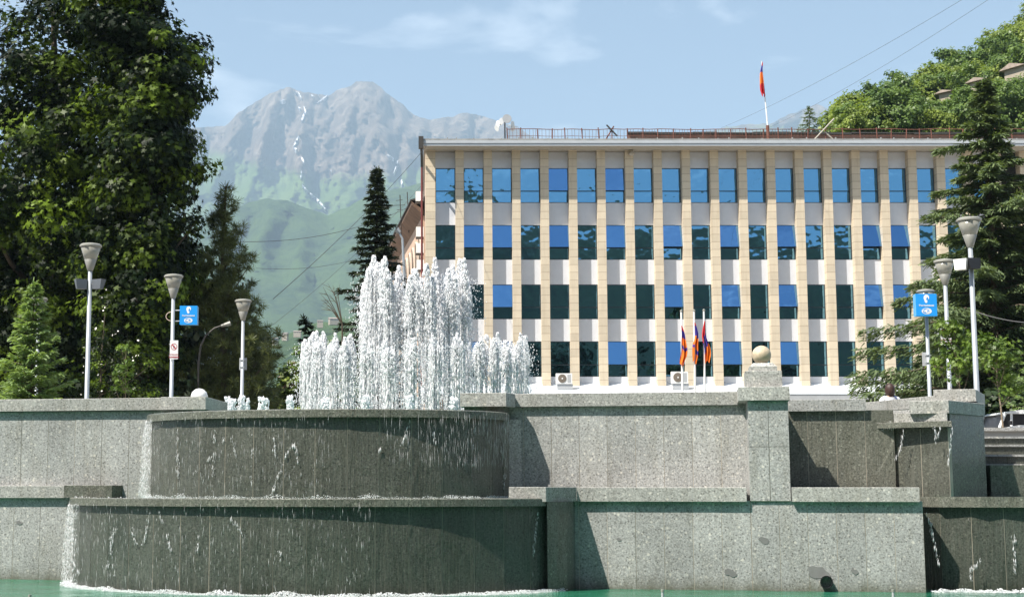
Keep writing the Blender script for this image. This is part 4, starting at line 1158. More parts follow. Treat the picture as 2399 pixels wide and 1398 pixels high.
def blue_sign(u0,u1,v0,v1,D,lb,depth=.28):
    a=P(u0,(v0+v1)/2,D); b_=P(u1,(v0+v1)/2,D); zt,zb_=Z(v0,D),Z(v1,D); w_=b_.x-a.x; cx=(a.x+b_.x)/2
    t=thing('blue_sign',(cx,D+depth/2,zb_),lb,'sign')
    mb=MB(); mb.box((a.x,D,zb_),(b_.x,D+.02,zt)); mb.build('front_panel',M['sign_blue'],t)
    mb=MB(); mb.box((a.x+.004,D+.021,zb_+.004),(b_.x-.002,D+depth,zt-.004)); mb.build('box_body',M['sign_blue_side'],t)
    y=D-.004; H=zt-zb_; cz=zb_+H*.78
    mb=MB(); # ear-shaped mark
    mb.add([(cx+w_*x_,y,zb_+H*z_) for x_,z_ in ((-.02,.58),(.04,.60),(.05,.68),(.03,.72),(.0,.70),(.0,.78),(.05,.86),(.09,.82),(.10,.74),(.14,.80),(.13,.90),(.06,.96),(-.04,.96),(-.11,.90),(-.13,.80),(-.09,.70),(-.07,.62))],[tuple(range(17))])
    mb.build('ear_mark',M['sign_white'],t)
    text_mesh('lettering','Ростелеком',H*.115,(cx,y,zb_+H*.47),M['sign_white'],t,.002)
    mb=MB(); disc(mb,(cx,y,zb_+H*.22),w_*.24,H*.14,28,hole=w_*.21,hz=H*.115); disc(mb,(cx+w_*.06,y-.001,zb_+H*.22),w_*.145,H*.095,24)
    mb.build('oval_badge',M['sign_white'],t)
    text_mesh('lettering','Wi',H*.15,(cx-w_*.13,y-.001,zb_+H*.22),M['sign_white'],t,.003)
    text_mesh('lettering','Fi',H*.14,(cx+w_*.07,y-.004,zb_+H*.22),M['sign_blue'],t,.002)
    return t,a,b_,zt,zb_
t,a,b_,zt,zb_=blue_sign(421,462,716,760,yb_-.05,'bright blue box sign with a white ear mark, on an arm beside a left lamp')
mb=MB(); mb.tube([(xb,yb_,Z(727,yb_)),(a.x+.05,yb_,Z(727,yb_))],.018,6); mb.tube([(xb,yb_,Z(752,yb_)),(a.x+.05,yb_+.02,Z(752,yb_))],.018,6); mb.build('bracket_arm',M['pole'],t)
pts=[]
for k in range(13):
    an=math.pi*.5+math.pi*k/12; pts.append((xb-.04+.16*math.cos(an),yb_,Z(741,yb_)+.13*math.sin(an)))
mb=MB(); mb.tube(pts,.012,6); mb.build('cable_loop',M['plaster_light'],t)
t,a,b_,zt,zb_=blue_sign(2146,2195,688,740,yg-.32,'bright blue square sign with a white ear mark, on the leftmost right-hand lamp')
mb=MB(); mb.tube([(xg,yg,zt-.2),(xg,yg-.1,zt-.2)],.03,6); mb.build('bracket_arm',M['pole'],t)
def plate(lamp,x,y,u0,u1,v0,v1,lb,fig):
    D=y-.09; a=P(u0,(v0+v1)/2,D); b_=P(u1,(v0+v1)/2,D); zt,zb_=Z(v0,D),Z(v1,D); cx=(a.x+b_.x)/2; w_=b_.x-a.x; H=zt-zb_
    t=thing('prohibition_sign',(cx,D,zb_),lb,'sign')
    mb=MB(); mb.prism([(a.x,D),(b_.x,D),(b_.x,D+.012),(a.x,D+.012)],zb_,zt); mb.build('plate',M['sign_white'],t)
    y0=D-.004; cz=zb_+H*.66; rr=w_*.38
    mb=MB(); disc(mb,(cx,y0,cz),rr,rr*1.08,28,hole=rr*.83,hz=rr*.90)
    s_=rr*.66; mb.add([(cx-s_-.012,y0-.001,cz+s_),(cx-s_+.02,y0-.001,cz+s_+.01),(cx+s_+.012,y0-.001,cz-s_),(cx+s_-.02,y0-.001,cz-s_-.01)],[(0,3,2,1)])
    mb.build('prohibition_ring',M['sign_red'],t)
    mb=MB(); mb.add([(cx+rr*p_,y0-.0005,cz+rr*q_) for p_,q_ in ((-.35,-.45),(-.15,-.05),(-.2,.35),(.0,.5),(.18,.38),(.08,.1),(.35,.0),(.3,-.15),(.08,-.1),(.2,-.5),(.05,-.5),(-.08,-.2),(-.2,-.5))],[tuple(range(13))]); mb.build('figure',M['sign_dark'],t)
    text_mesh('lettering','ԱՐԳԵԼՎՈՒՄ Է' if fig else 'ԱՐԳԵԼՎԱԾ Է',H*.075,(cx,y0,zb_+H*.24),M['sign_red'],t,.001)
    text_mesh('lettering','ЗАПРЕЩЕНО',H*.085,(cx,y0,zb_+H*.10),M['sign_red'],t,.002)
    mb=MB(); 
    for zz in (zb_+H*.2,zb_+H*.8): mb.box((x-.08,D+.013,zz-.012),(x+.08,y+.06,zz+.012))
    mb.build('clamp',M['pole'],t)
plate(B_,xb,yb_,398,417,797,841,'small white plate with a red prohibition circle on the left lamp pole',0)
plate(F_,xf,yf,2204,2229,760,808,'small white plate with a red prohibition circle on the right lamp pole',1)
for (lp,x,y,u0,u1,v0,v1,lb) in ((C_,xc,yc,561,578,838,866,'plain grey back of a small sign on the pole left of the spouts'),(G_,xg,yg,2160,2180,825,857,'plain grey back of a small sign on the pole under the right blue sign')):
    D=y+.08; a=P(u0,v0,D); b_=P(u1,v1,D); t=thing('sign_back',((a.x+b_.x)/2,D,b_.z),lb,'sign')
    mb=MB(); mb.box((a.x,D,b_.z),(b_.x,D+.012,a.z)); mb.build('plate',M['grey_paint'],t)
    mb=MB(); mb.box((x-.07,D-.15,(a.z+b_.z)/2+.1),(x+.07,D-.001,(a.z+b_.z)/2+.13)); mb.box((x-.07,D-.15,(a.z+b_.z)/2-.13),(x+.07,D-.001,(a.z+b_.z)/2-.1)); mb.build('clamp',M['pole'],t)
# older street lamp with curved arm among the trees
D=55; t=thing('street_lamp',(*PX(464,D),2.0),'dim street lamp with a curved arm among the dark trees','street lamp')
mb=MB(); mb.tube([(X(463,D),D,2.0),P(465,850,D),P(470,810,D),P(482,785,D),P(503,768,D),P(525,761,D)],[.05,.045,.04,.035,.03,.025],8); mb.build('pole',M['dark_metal'],t)
mb=MB(); mb.tube([P(518,763,D),P(540,757,D)],[.05,.09],8); mb.build('lamp_head',M['lamp_foot'],t)
# globe by the coping
gx,gy=FP(S(463,1.7),1.7); gz=FZ(927,463,1.7)
t=thing('globe_light',(gx,gy,gz-.1),'small white globe light peeping over the left end block','light')
mb=MB(); mb.lathe((gx,gy,gz-.12),[(.04,0),(.10,.02),(.135,.08),(.14,.12),(.12,.18),(.07,.225),(.02,.24)],18); mb.build('globe',M['white_paint'],t,smooth=True)
mb=MB(); mb.lathe((gx,gy,2.0),[(.03,0),(.03,gz-.12-2.0)],8); mb.build('stem',M['pole'],t)

# ---------------------------------------------------------------- cables
def cable(u0,v0,D0,u1,v1,D1,sag,r,lb):
    a,b_=P(u0,v0,D0),P(u1,v1,D1); pts=[]
    for k in range(25):
        t=k/24; p=a.lerp(b_,t); p.z-=sag*4*t*(1-t); pts.append(p)
    mb=MB(); mb.tube(pts,r,5); o=mb.build('cable',M['wire'],None); tag(o,lb,'cable')
cable(530,565,70,990,468,93,.8,.013,'thin overhead cable from the tall pine to the old eaves')
cable(640,700,62,1000,342,89,.3,.013,'thin cable rising steeply to the top left corner of the offices')
cable(600,628,75,860,600,90,.3,.009,'faint low cable in front of the green mountainside')
cable(640,760,70,1000,420,95,.4,.008,'fainter parallel cable below the steep one')
cable(1690,300,100,2270,-10,60,.3,.007,'upper of two faint wires crossing the sky at the right')
cable(1800,300,100,2330,-10,60,.3,.007,'lower of two faint wires crossing the sky at the right')
cable(2284,730,ye,2480,756,33,.1,.012,'pale cable running right from the nearest right lamp pole')

# ---------------------------------------------------------------- person behind the right cascade
def person():
    D=30.0; top=P(2084,900,D); x=top.x; zh=top.z; H=1.62; z0=zh-H
    t=tag(bpy.data.objects.new('person',None),'person seen from behind with dark red-brown hair, white top and navy strap','person'); COL.objects.link(t); t.location=(x,D,z0)
    J={'pel':(0,0,.90),'wai':(0,0,1.04),'che':(0,.0,1.24),'shl':(0,0,1.335),'nec':(0,-.0,1.40),'hd0':(0,-.01,1.46),'hd1':(0,-.02,1.53),
       'sL':(-.155,0,1.33),'eL':(-.20,-.01,1.05),'wL':(-.19,-.08,.82),'hL':(-.185,-.11,.74),'sR':(.155,0,1.33),'eR':(.20,-.01,1.05),'wR':(.19,-.08,.82),'hR':(.185,-.11,.74),
       'hpL':(-.085,0,.87),'kL':(-.09,-.01,.48),'aL':(-.09,.03,.08),'fL':(-.10,-.10,.03),'hpR':(.085,0,.87),'kR':(.09,-.01,.48),'aR':(.09,.03,.08),'fR':(.10,-.10,.03)}
    E=[('pel','wai'),('wai','che'),('che','shl'),('shl','nec'),('nec','hd0'),('hd0','hd1'),('shl','sL'),('sL','eL'),('eL','wL'),('wL','hL'),('shl','sR'),('sR','eR'),('eR','wR'),('wR','hR'),
       ('pel','hpL'),('hpL','kL'),('kL','aL'),('aL','fL'),('pel','hpR'),('hpR','kR'),('kR','aR'),('aR','fR')]
    rad={'pel':.135,'wai':.115,'che':.13,'shl':.085,'nec':.05,'hd0':.07,'hd1':.085,'s':.055,'e':.04,'w':.028,'h':.03,'hp':.085,'k':.055,'a':.04,'f':.035}
    names=list(J); 
    def grow(keys,edges,extra,name,mat,parent):
        me=bpy.data.meshes.new(name); idx={k:i for i,k in enumerate(keys)}
        me.from_pydata([(-J[k][0],-J[k][1],J[k][2]) for k in keys],[(idx[a],idx[b_]) for a,b_ in edges],[])
        o=bpy.data.objects.new(name,me); COL.objects.link(o); md=o.modifiers.new('s','SKIN'); sd=o.modifiers.new('d','SUBSURF'); sd.levels=2; sd.render_levels=2
        for k in keys:
            b_=k.rstrip('LR') if k not in rad else k; r=rad[b_]+extra; yr=r*(.72 if k in('pel','wai','che','shl') else 1)
            me.skin_vertices[0].data[idx[k]].radius=(r,yr)
        me.skin_vertices[0].data[0].use_root=True
        dg=bpy.context.evaluated_depsgraph_get(); m2=bpy.data.meshes.new_from_object(o.evaluated_get(dg)); bpy.data.objects.remove(o)
        m2.materials.clear(); m2.attributes.new('rnd','FLOAT','FACE'); m2.polygons.foreach_set('use_smooth',np.ones(len(m2.polygons),dtype=bool))
        return link_mesh(name,m2,mat,parent)
    body=grow(names,E,0,'body',M['skin'],t)
    tk=['che','wai','pel','shl','sL','sR','eL','eR']; te=[('pel','wai'),('wai','che'),('che','shl'),('shl','sL'),('shl','sR'),('sL','eL'),('sR','eR')]
    grow(tk,te,.014,'white_shirt',M['shirt'],t)
    lk=['pel','hpL','hpR','kL','kR','aL','aR']; le=[('pel','hpL'),('pel','hpR'),('hpL','kL'),('hpR','kR'),('kL','aL'),('kR','aR')]
    grow(lk,le,.012,'trousers',M['jeans'],t)
    # hair: cap over the skull and neck
    rs=np.random.RandomState(3); bm=bmesh.new(); bmesh.ops.create_icosphere(bm,subdivisions=3,radius=1)
    for v in bm.verts:
        n_=v.co.copy(); k=1+.05*mnoise.noise(n_*4); v.co=Vector((n_.x*.098*k,n_.y*.108*k+.0,n_.z*.125*k+(-.03 if n_.z<0 else 0)))
    me=bpy.data.meshes.new('hair'); bm.to_mesh(me); bm.free(); me.attributes.new('rnd','FLOAT','FACE'); me.polygons.foreach_set('use_smooth',np.ones(len(me.polygons),dtype=bool))
    h=link_mesh('hair',me,M['hair'],t); h.location=(0,.0-.01,1.52)
    mb=MB(); mb.tube([(x+.06,D-.06,z0+1.395),(x+.10,D-.105,z0+1.33),(x+.10,D-.13,z0+1.20)],.016,6); mb.build('strap',M['strap'],t)
    # stands on a low kerb so that the head reaches its height
    return z0
pz0=person()
kb=thing('plaza_kerb',(*PX(2084,30),2.0),'low stone kerb on the plaza that the person stands on','kerb')
mb=MB(); mb.box((X(2040,30)-.4,29.6,1.95),(X(2130,30)+.4,30.5,pz0)); mb.build('kerb_stone',M['granite'],kb)

# ---------------------------------------------------------------- white car at the right edge
D=38.0; cx0=X(2338,D)-.62; zg=2.0
car=thing('parked_car',(cx0+2.05,D+.8,zg),'white boxy saloon parked on the plaza behind the low parapet at the right edge','car')
prof=[(0,.35),(0,.70),(.10,.86),(.95,.95),(1.25,1.00),(3.3,.98),(4.05,.92),(4.1,.75),(4.1,.35)]
def side_prism(mb,prof,y0,y1,ins=0):
    n=len(prof); vs_=[(cx0+x,y0,zg+z) for x,z in prof]+[(cx0+x,y1,zg+z) for x,z in prof]
    mb.add(vs_,[tuple(range(n-1,-1,-1)),tuple(range(n,2*n))]+[(i,(i+1)%n,n+(i+1)%n,n+i) for i in range(n)][::1])
zroof=Z(962,D)-zg
mb=MB(); side_prism(mb,prof,D,D+1.62); o=mb.build('body',M['car_white'],car)
cab=[(.62,.94),(.95,zroof-.03),(1.25,zroof),(2.6,zroof),(2.8,zroof-.03),(3.35,.97)]
gl=[(.80,.96),(.97,zroof-.07),(2.72,zroof-.07),(3.2,.99)]
mb=MB(); side_prism(mb,gl,D+.10,D+1.52); mb.build('cabin_glass',M['black'],car)
for (y,sgn) in ((D+.06,1),(D+1.50,1)):
    for (a,b_) in (((.76,.94),(.94,zroof-.03)),((1.06,.97),(1.08,zroof-.03)),((2.0,.97),(2.0,zroof-.03)),((3.3,.97),(2.75,zroof-.03))):
        mb=MB(); mb.tube([(cx0+a[0],y+.02,zg+a[1]),(cx0+b_[0],y+.04,zg+b_[1])],.035,6); mb.build('window_post',M['car_white'],car)
mb=MB(); side_prism(mb,[(.90,zroof-.07),(1.02,zroof-.01),(1.3,zroof+.03),(2.6,zroof+.03),(2.85,zroof-.07)],D+.05,D+1.57); mb.build('roof',M['car_white'],car)
for x in (.75,3.3):
    for y in (D-.02,D+1.48):
        mb=MB(); mb.tube([(cx0+x,y,zg+.31),(cx0+x,y+.17,zg+.31)],.31,20); w_=mb.build('wheel',M['rubber'],car)
        mb=MB(); mb.tube([(cx0+x,y-.01,zg+.31),(cx0+x,y,zg+.31)],.18,16); mb.build('rim',M['lamp_ring'],w_)
for y in (D+.2,D+1.42):
    mb=MB(); mb.tube([(cx0-.03,y,zg+.66),(cx0+.01,y,zg+.66)],.085,14); mb.build('headlight',M['sign_white'],car)
mb=MB(); mb.box((cx0-.08,D+.02,zg+.40),(cx0-.01,D+1.6,zg+.50)); mb.build('bumper',M['lamp_ring'],car)
mb=MB(); mb.box((cx0+.95,D-.16,zg+1.0),(cx0+1.0,D-.02,zg+1.10)); mb.build('wing_mirror',M['black'],car)

# ---------------------------------------------------------------- vegetation
def trunk(mb,p0,p1,r0,r1,bend=.2,seed=0,n=8):
    rs=random.Random(seed); pts=[];rr=[]
    for k in range(n+1):
        t=k/n; p=Vector(p0).lerp(Vector(p1),t); p.x+=bend*math.sin(t*3+seed)*t*(1-t)*2; p.y+=bend*math.cos(t*4+seed)*t*(1-t)*2
        pts.append(p); rr.append(r0+(r1-r0)*t)
    mb.tube(pts,rr,8); return pts
def broadleaf(name,base,H,crown,label,cat='tree',group=None,leafmat='maple',n_clump=60,per=120,clump_r=.8,leaf=.15,seed=1,shape='star',trunk_r=.2,bark='bark',low=0.0,upness=.6,density_pow=.45):
    """crown: list of ellipsoids (dx,dy,z,rx,ry,rz) filled with leafy clumps"""
    rs=np.random.RandomState(seed); t=thing(name,base,label,cat,group)
    base=Vector(base)
    vol=np.array([c[3]*c[4]*c[5] for c in crown]); pr=vol**.8/np.sum(vol**.8)
    C=[];O=[]
    for _ in range(n_clump):
        c=crown[rs.choice(len(crown),p=pr)]; v=rs.normal(size=3); v/=np.linalg.norm(v); r=rs.rand()**density_pow
        C.append([base.x+c[0]+c[3]*v[0]*r,base.y+c[1]+c[4]*v[1]*r,base.z+c[2]+c[5]*v[2]*r]); O.append(v)
    C=np.array(C);O=np.array(O)
    N=n_clump*per; ci=np.repeat(np.arange(n_clump),per)
    v=unit(rs.normal(size=(N,3))); r=rs.rand(N)**.5; cr=clump_r*(.6+.8*rs.rand(n_clump))[ci]
    Pn=C[ci]+v*(r*cr)[:,None]*np.array([1,1,.62])
    nr=v*.7+O[ci]*.5+np.array([0,0,upness])+rs.normal(0,.35,(N,3))
    x,y,z=frames(nr,rs)
    sz=leaf*(.6+.7*rs.rand(N))
    rn=np.clip(.35*rs.rand(N)+.65*rs.rand(n_clump)[ci]**2.2,0,1)
    sh,fc={'star':(STAR,STARF),'leaf':(LEAF,LEAFF),'puff':(PUFF,PUFFF)}[shape]
    scatter_mesh('crown',sh,fc,Pn,x*sz[:,None],y*sz[:,None],z*sz[:,None],M[leafmat],t,rnd=rn)
    mb=MB(); cz=max(c[2]+c[5]*.6 for c in crown)
    pts=trunk(mb,base-Vector((0,0,.3)),base+Vector((crown[0][0]*.3,crown[0][1]*.3,cz)),trunk_r,trunk_r*.2,.3*H/10,seed)
    for k in range(min(n_clump,26)):
        c=Vector(C[rs.randint(n_clump)]); j=min(len(pts)-1,max(2,int(len(pts)*min(.9,max(.25,(c.z-base.z)/max(cz,.1)*.8)))))
        a=pts[j]; m_=a.lerp(c,.5)+Vector((0,0,-.08*(c-a).length)); mb.tube([a,m_,c],[trunk_r*.35,trunk_r*.2,trunk_r*.06],5,cap=False)
    mb.build('trunk',M[bark],t)
    return t
def conifer(name,base,H,Rmax,label,cat='tree',group=None,mat='spruce',nb=90,per=220,droop=.35,rise=.0,z0=.08,blade=.16,bw=.035,seed=1,prof=.8,spread=.10,hang=.0,tilt=(0,0),trunk_r=.14,tips=1.0,ragged=.25,bark='bark'):
    """whorled branches carrying needle sprays"""
    rs=np.random.RandomState(seed); t=thing(name,base,label,cat,group); base=Vector(base)
    top=base+Vector((tilt[0]*H,tilt[1]*H,H*math.sqrt(max(.05,1-tilt[0]**2-tilt[1]**2))))
    mb=MB(); mb.tube([base-Vector((0,0,.3)),base.lerp(top,.5),base.lerp(top,.97)],[trunk_r,trunk_r*.55,trunk_r*.1],8)
    Ps=[];D_=[];Nn=[];Rn=[]
    ga=2.39996
    for b_ in range(nb):
        f=z0+(1-z0)*((b_+rs.rand())/nb); an=b_*ga+rs.normal(0,.25); L=Rmax*((1-f)**prof)*(1+ragged*rs.normal())
        L=max(L,.12*Rmax*(1-f)+.05)
        o=np.array(base.lerp(top,f)); dr=np.array([math.cos(an),math.sin(an),0])
        ns=int(per*(.25+.9*L/Rmax)); s=rs.rand(ns)**.75
        dz=rise*L*s-droop*L*s**2+ (.12*L*s**3*tips)
        cen=o[None]+dr[None]*(L*s)[:,None]; cen[:,2]+=dz
        side=np.array([-dr[1],dr[0],0]); wd=spread*L*(1-.55*s)+.05
        off=rs.normal(0,1,ns)*wd*.75
        cen=cen+side[None]*off[:,None]; cen[:,2]-=np.abs(off)*.35+rs.rand(ns)*hang*L*.5
        dd=dr[None]*.8+side[None]*(np.sign(off)*.7)[:,None]+np.array([0,0,-.25-hang])+rs.normal(0,.30,(ns,3))
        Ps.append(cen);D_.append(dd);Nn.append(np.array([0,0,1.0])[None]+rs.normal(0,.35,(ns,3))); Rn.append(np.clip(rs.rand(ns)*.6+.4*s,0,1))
        e=o+dr*L*.85; e[2]+=rise*L*.85-droop*L*.72; m_=o+dr*L*.45; m_[2]+=rise*L*.45-droop*L*.2
        mb.tube([tuple(o),tuple(m_),tuple(e)],[trunk_r*.22*(1-f)+.012,trunk_r*.14*(1-f)+.008,.005],4,cap=False)
    # leader
    k=40; f=rs.rand(k)*.06+.94; cen=np.array([np.array(base.lerp(top,x)) for x in f])+rs.normal(0,.02,(k,3)); Ps.append(cen); D_.append(np.array([0,0,1.2])+rs.normal(0,.6,(k,3))); Nn.append(rs.normal(size=(k,3))); Rn.append(rs.rand(k))
    P_=np.concatenate(Ps); N=len(P_); y=unit(np.concatenate(D_)); n_=np.concatenate(Nn); x=unit(np.cross(y,n_)); z=np.cross(x,y)
    ln=blade*(.6+.8*rs.rand(N)); wdt=bw*(.7+.6*rs.rand(N))
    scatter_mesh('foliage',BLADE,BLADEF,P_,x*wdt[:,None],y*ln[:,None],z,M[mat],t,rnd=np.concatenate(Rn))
    mb.build('trunk',M[bark],t); return t

def gb(u,D,z=2.0): return (X(u,D),D,z)
# great plane trees at the left
broadleaf('plane_tree',gb(90,60),23,[(0,0,12.5,6.0,4.6,10.6),(-3.4,0,8,4.2,4,7.0),(1.8,-1.0,7.0,4.0,3.0,6.0),(2.0,0,15,4.2,3,5)],'huge dark plane tree filling the left edge above the young spruce',n_clump=520,per=125,clump_r=1.12,leaf=.20,seed=11,trunk_r=.45,upness=.45,density_pow=.42)
broadleaf('plane_tree',gb(316,56),19,[(0,0,8.0,2.15,2.1,7.0),(.25,0,15.0,2.15,1.9,4.2),(.5,-.2,12.0,2.0,1.7,3.0),(-.9,0,18.0,2.0,2.0,3.2),(-.3,0,4.0,1.9,1.8,3.4)],'tall dense plane tree beside the conical lamps, its right edge against the sky',n_clump=420,per=120,clump_r=.80,leaf=.18,seed=12,trunk_r=.3,upness=.45,density_pow=.42)
# pine with fluffy boughs
def pine(u,D,H,lobes,lb,seed,n_clump,per):
    """open crown of round needle tufts carried on bare boughs"""
    rs=np.random.RandomState(seed); t=thing('pine_tree',gb(u,D),lb,'tree'); bx_,by_,bz_=gb(u,D)
    C=[]; lv=np.array([l[3]*l[4] for l in lobes]); lv=lv/lv.sum()
    for _ in range(n_clump):
        l=lobes[rs.choice(len(lobes),p=lv)]; v=rs.normal(size=3); v/=np.linalg.norm(v); r=rs.rand()**.5
        C.append([bx_+l[0]+l[3]*v[0]*r,by_+l[1]+l[3]*v[1]*r*.8,bz_+l[2]+l[4]*v[2]*r])
    C=np.array(C); N=n_clump*per; ci=np.repeat(np.arange(n_clump),per)
    d=unit(rs.normal(size=(N,3))+np.array([0,0,.35])); cr=(.15+.11*rs.rand(n_clump))[ci]
    Pn=C[ci]+d*(cr*.35*rs.rand(N))[:,None]*np.array([1.3,1.3,.7])
    y=d; n_=rs.normal(size=(N,3)); x=unit(np.cross(y,n_)); z=np.cross(x,y); ln=cr*(.6+.6*rs.rand(N))
    scatter_mesh('foliage',BLADE,BLADEF,Pn,x*.020,y*ln[:,None],z,M['pine'],t,rnd=np.clip(.45*rs.rand(N)+.55*rs.rand(n_clump)[ci],0,1))
    mb=MB(); pts=trunk(mb,(bx_,by_,bz_-.3),(bx_+lobes[0][0],by_,bz_+H*.97),.18,.04,.3,seed,12)
    for k in range(34):
        c=Vector(C[rs.randint(n_clump)]); j=min(11,max(2,int((c.z-bz_)/H*12)-1)); a=pts[j]; mb.tube([a,a.lerp(c,.5)+Vector((0,0,-.05)),c],[.05,.03,.012],4,cap=False)
    mb.build('trunk',M['bark'],t)
pine(524,57,11.2,[(-.1,0,10.2,.42,.8),(.15,0,9.2,.70,.5),(-.35,0,9.6,.55,.45),(-.2,0,8.7,.8,.6),(0,0,7.9,1.05,1.0),(.1,0,6.4,1.35,1.1),(-.6,0,6.6,1.3,1.4),(.5,0,4.7,1.7,1.2),(-.5,0,3.0,1.8,2.2),(.6,0,2.6,1.6,2.0)],'ragged olive-green pine with fluffy boughs right of the plane trees',21,1150,50)
pine(556,60,7.8,[(.1,0,6.4,.7,.6),(.35,0,5.4,1.0,.6),(.9,0,4.6,.75,.35),(.3,0,4.0,1.2,.9),(.8,0,3.3,.8,.35),(.2,0,2.2,1.25,1.6)],'dark lower pine leaning out towards the valley behind the third lamp',22,620,50)
# tall spruce left of the old building
conifer('spruce_tree',gb(880,68),13.9,2.3,'tall dark narrow spruce standing left of the old arcaded building',mat='spruce',nb=190,per=330,droop=.25,rise=.12,blade=.22,bw=.06,seed=23,prof=.80,spread=.15,ragged=.2,trunk_r=.2)
conifer('spruce_tree',gb(862,62,2.0),6.9,1.1,'dark conifer tip leaning left above the white jets',mat='spruce',nb=70,per=170,droop=.15,rise=.1,blade=.18,bw=.05,seed=24,prof=.55,spread=.2,tilt=(-.39,0))
# young spruce at the left edge
conifer('young_spruce',gb(66,33),2.95+.95,.98,'fresh green young spruce rising over the left wall',mat='sapling',nb=90,per=230,droop=-.02,rise=.30,blade=.095,bw=.034,seed=25,prof=.75,spread=.16,ragged=.15,trunk_r=.05,tips=.3)
# saplings and shrubs on the left
broadleaf('sapling_tree',gb(285,34),2.6,[(0,0,2.2,.30,.28,.65),(-.05,0,1.3,.35,.3,.6),(-.30,0,.9,.25,.2,.3)],'thin young tree with yellow-green leaves right of the first lamp',leafmat='maple_light',n_clump=26,per=26,clump_r=.20,leaf=.085,seed=31,shape='leaf',trunk_r=.022,bark='pale_bark')
broadleaf('shrub',gb(430,37),1.6,[(0,0,1.0,.62,.5,.42),(-.4,0,.7,.35,.4,.35)],'bright green rounded shrub at the foot of the sign lamp',cat='shrub',leafmat='maple_light',n_clump=34,per=60,clump_r=.22,leaf=.07,seed=32,shape='leaf',trunk_r=.03,bark='pale_bark')
broadleaf('shrub',gb(238,33.5),1.2,[(0,0,.75,.22,.2,.35)],'small reddish-leaved shrub between the first lamp and the thin young tree',cat='shrub',leafmat='red_leaf',n_clump=12,per=40,clump_r=.15,leaf=.05,seed=33,shape='leaf',trunk_r=.015)
# flowering shrub behind lamp A
t=broadleaf('flowering_shrub',gb(235,41),5,[(0,0,3.2,.7,.5,1.6),(.5,0,2.2,1.1,.5,1.2),(1.2,0,1.5,.8,.5,.8)],'tall dark shrub dotted with white blossoms behind the first lamp',cat='shrub',leafmat='maple',n_clump=60,per=60,clump_r=.3,leaf=.09,seed=34,shape='leaf',trunk_r=.05)
rs=np.random.RandomState(5); N=34; v=unit(rs.normal(size=(N,3))); Pn=np.array([X(235,41)+.25,40.6,4.9])+v*np.array([1.0,.5,1.9])*(rs.rand(N)[:,None]**.4); x_,y_,z_=frames(rs.normal(size=(N,3))+np.array([-.3,-1.0,.5]),rs)
sz=.03+.045*rs.rand(N); scatter_mesh('blossoms',PUFF,PUFFF,Pn,x_*sz[:,None],y_*sz[:,None],z_*sz[:,None],M['flower'],t)
# shaded undergrowth and trees behind, closing the view under the crowns
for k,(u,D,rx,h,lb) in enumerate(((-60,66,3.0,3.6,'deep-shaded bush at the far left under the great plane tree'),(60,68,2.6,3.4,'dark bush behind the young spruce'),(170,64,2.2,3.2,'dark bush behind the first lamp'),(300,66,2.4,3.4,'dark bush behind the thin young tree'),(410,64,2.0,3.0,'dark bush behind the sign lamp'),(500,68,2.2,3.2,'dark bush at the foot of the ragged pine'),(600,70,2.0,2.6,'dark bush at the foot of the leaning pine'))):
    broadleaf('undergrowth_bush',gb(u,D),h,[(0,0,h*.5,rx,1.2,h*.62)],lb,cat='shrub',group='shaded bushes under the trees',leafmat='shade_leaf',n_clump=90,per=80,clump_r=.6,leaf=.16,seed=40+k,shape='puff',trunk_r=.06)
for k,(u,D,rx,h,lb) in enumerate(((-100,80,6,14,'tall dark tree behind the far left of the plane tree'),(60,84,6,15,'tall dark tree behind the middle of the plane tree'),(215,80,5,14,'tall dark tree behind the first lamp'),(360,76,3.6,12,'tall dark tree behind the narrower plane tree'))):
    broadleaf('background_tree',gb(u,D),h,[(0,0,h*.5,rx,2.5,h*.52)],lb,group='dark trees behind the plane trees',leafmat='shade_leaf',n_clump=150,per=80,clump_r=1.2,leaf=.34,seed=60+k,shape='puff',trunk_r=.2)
# young bright tree and twiggy tree left of the jets
broadleaf('young_tree',gb(815,46),4.4,[(0,0,2.75,.42,.35,.8),(-.1,0,3.4,.28,.25,.35),(.25,0,1.6,.4,.3,.7)],'bright yellow-green young tree just left of the tall jets',leafmat='maple_light',n_clump=30,per=30,clump_r=.22,leaf=.12,seed=71,shape='leaf',trunk_r=.04,bark='bark')
rr_=random.Random(4)
t=thing('bare_tree',gb(800,50),'leafless twiggy little tree left of the bright young tree','tree')
mb=MB(); root=P(802,760,50); mb.tube([gb(800,50),root],[.05,.03],6)
for (u,v) in ((757,672),(768,664),(780,668),(752,690),(760,706),(790,672),(772,690),(765,720)):
    e=P(u,v,50+rr_.uniform(-.5,.5)); m_=root.lerp(e,.55)+Vector((rr_.uniform(-.08,.08),0,.12)); mb.tube([root,m_,e],[.018,.012,.004],4)
    for q in range(3):
        a=m_.lerp(e,rr_.uniform(.1,.8)); mb.tube([a,a+Vector((rr_.uniform(-.35,.1),rr_.uniform(-.2,.2),rr_.uniform(-.05,.25)))],[.008,.003],4)
mb.build('branches',M['bark'],t)
# green trees going down to the valley
for k,(u,D,h,rx,lb) in enumerate(((682,78,5.6,1.5,'sunlit green bush right of the dark pines, nearest the spouts'),(722,82,6.8,1.6,'sunlit green tree behind the left wide-ring jets'),(765,80,7.0,1.6,'green tree seen between the left jets'),(645,84,3.8,1.2,'low green bush beside the dark pine foot'),(805,84,6.6,2.0,'green tree behind the foot of the spruce'),(850,80,6.4,1.8,'low green tree under the tall spruce'))):
    broadleaf('green_tree',gb(u,D),h,[(0,0,h*.55,rx,1.2,h*.5)],lb,group='sunlit green trees behind the jets',leafmat='hill_leaf2' if k%2 else 'hill_leaf',n_clump=80,per=110,clump_r=.55,leaf=.17,seed=80+k,shape='puff',trunk_r=.08)
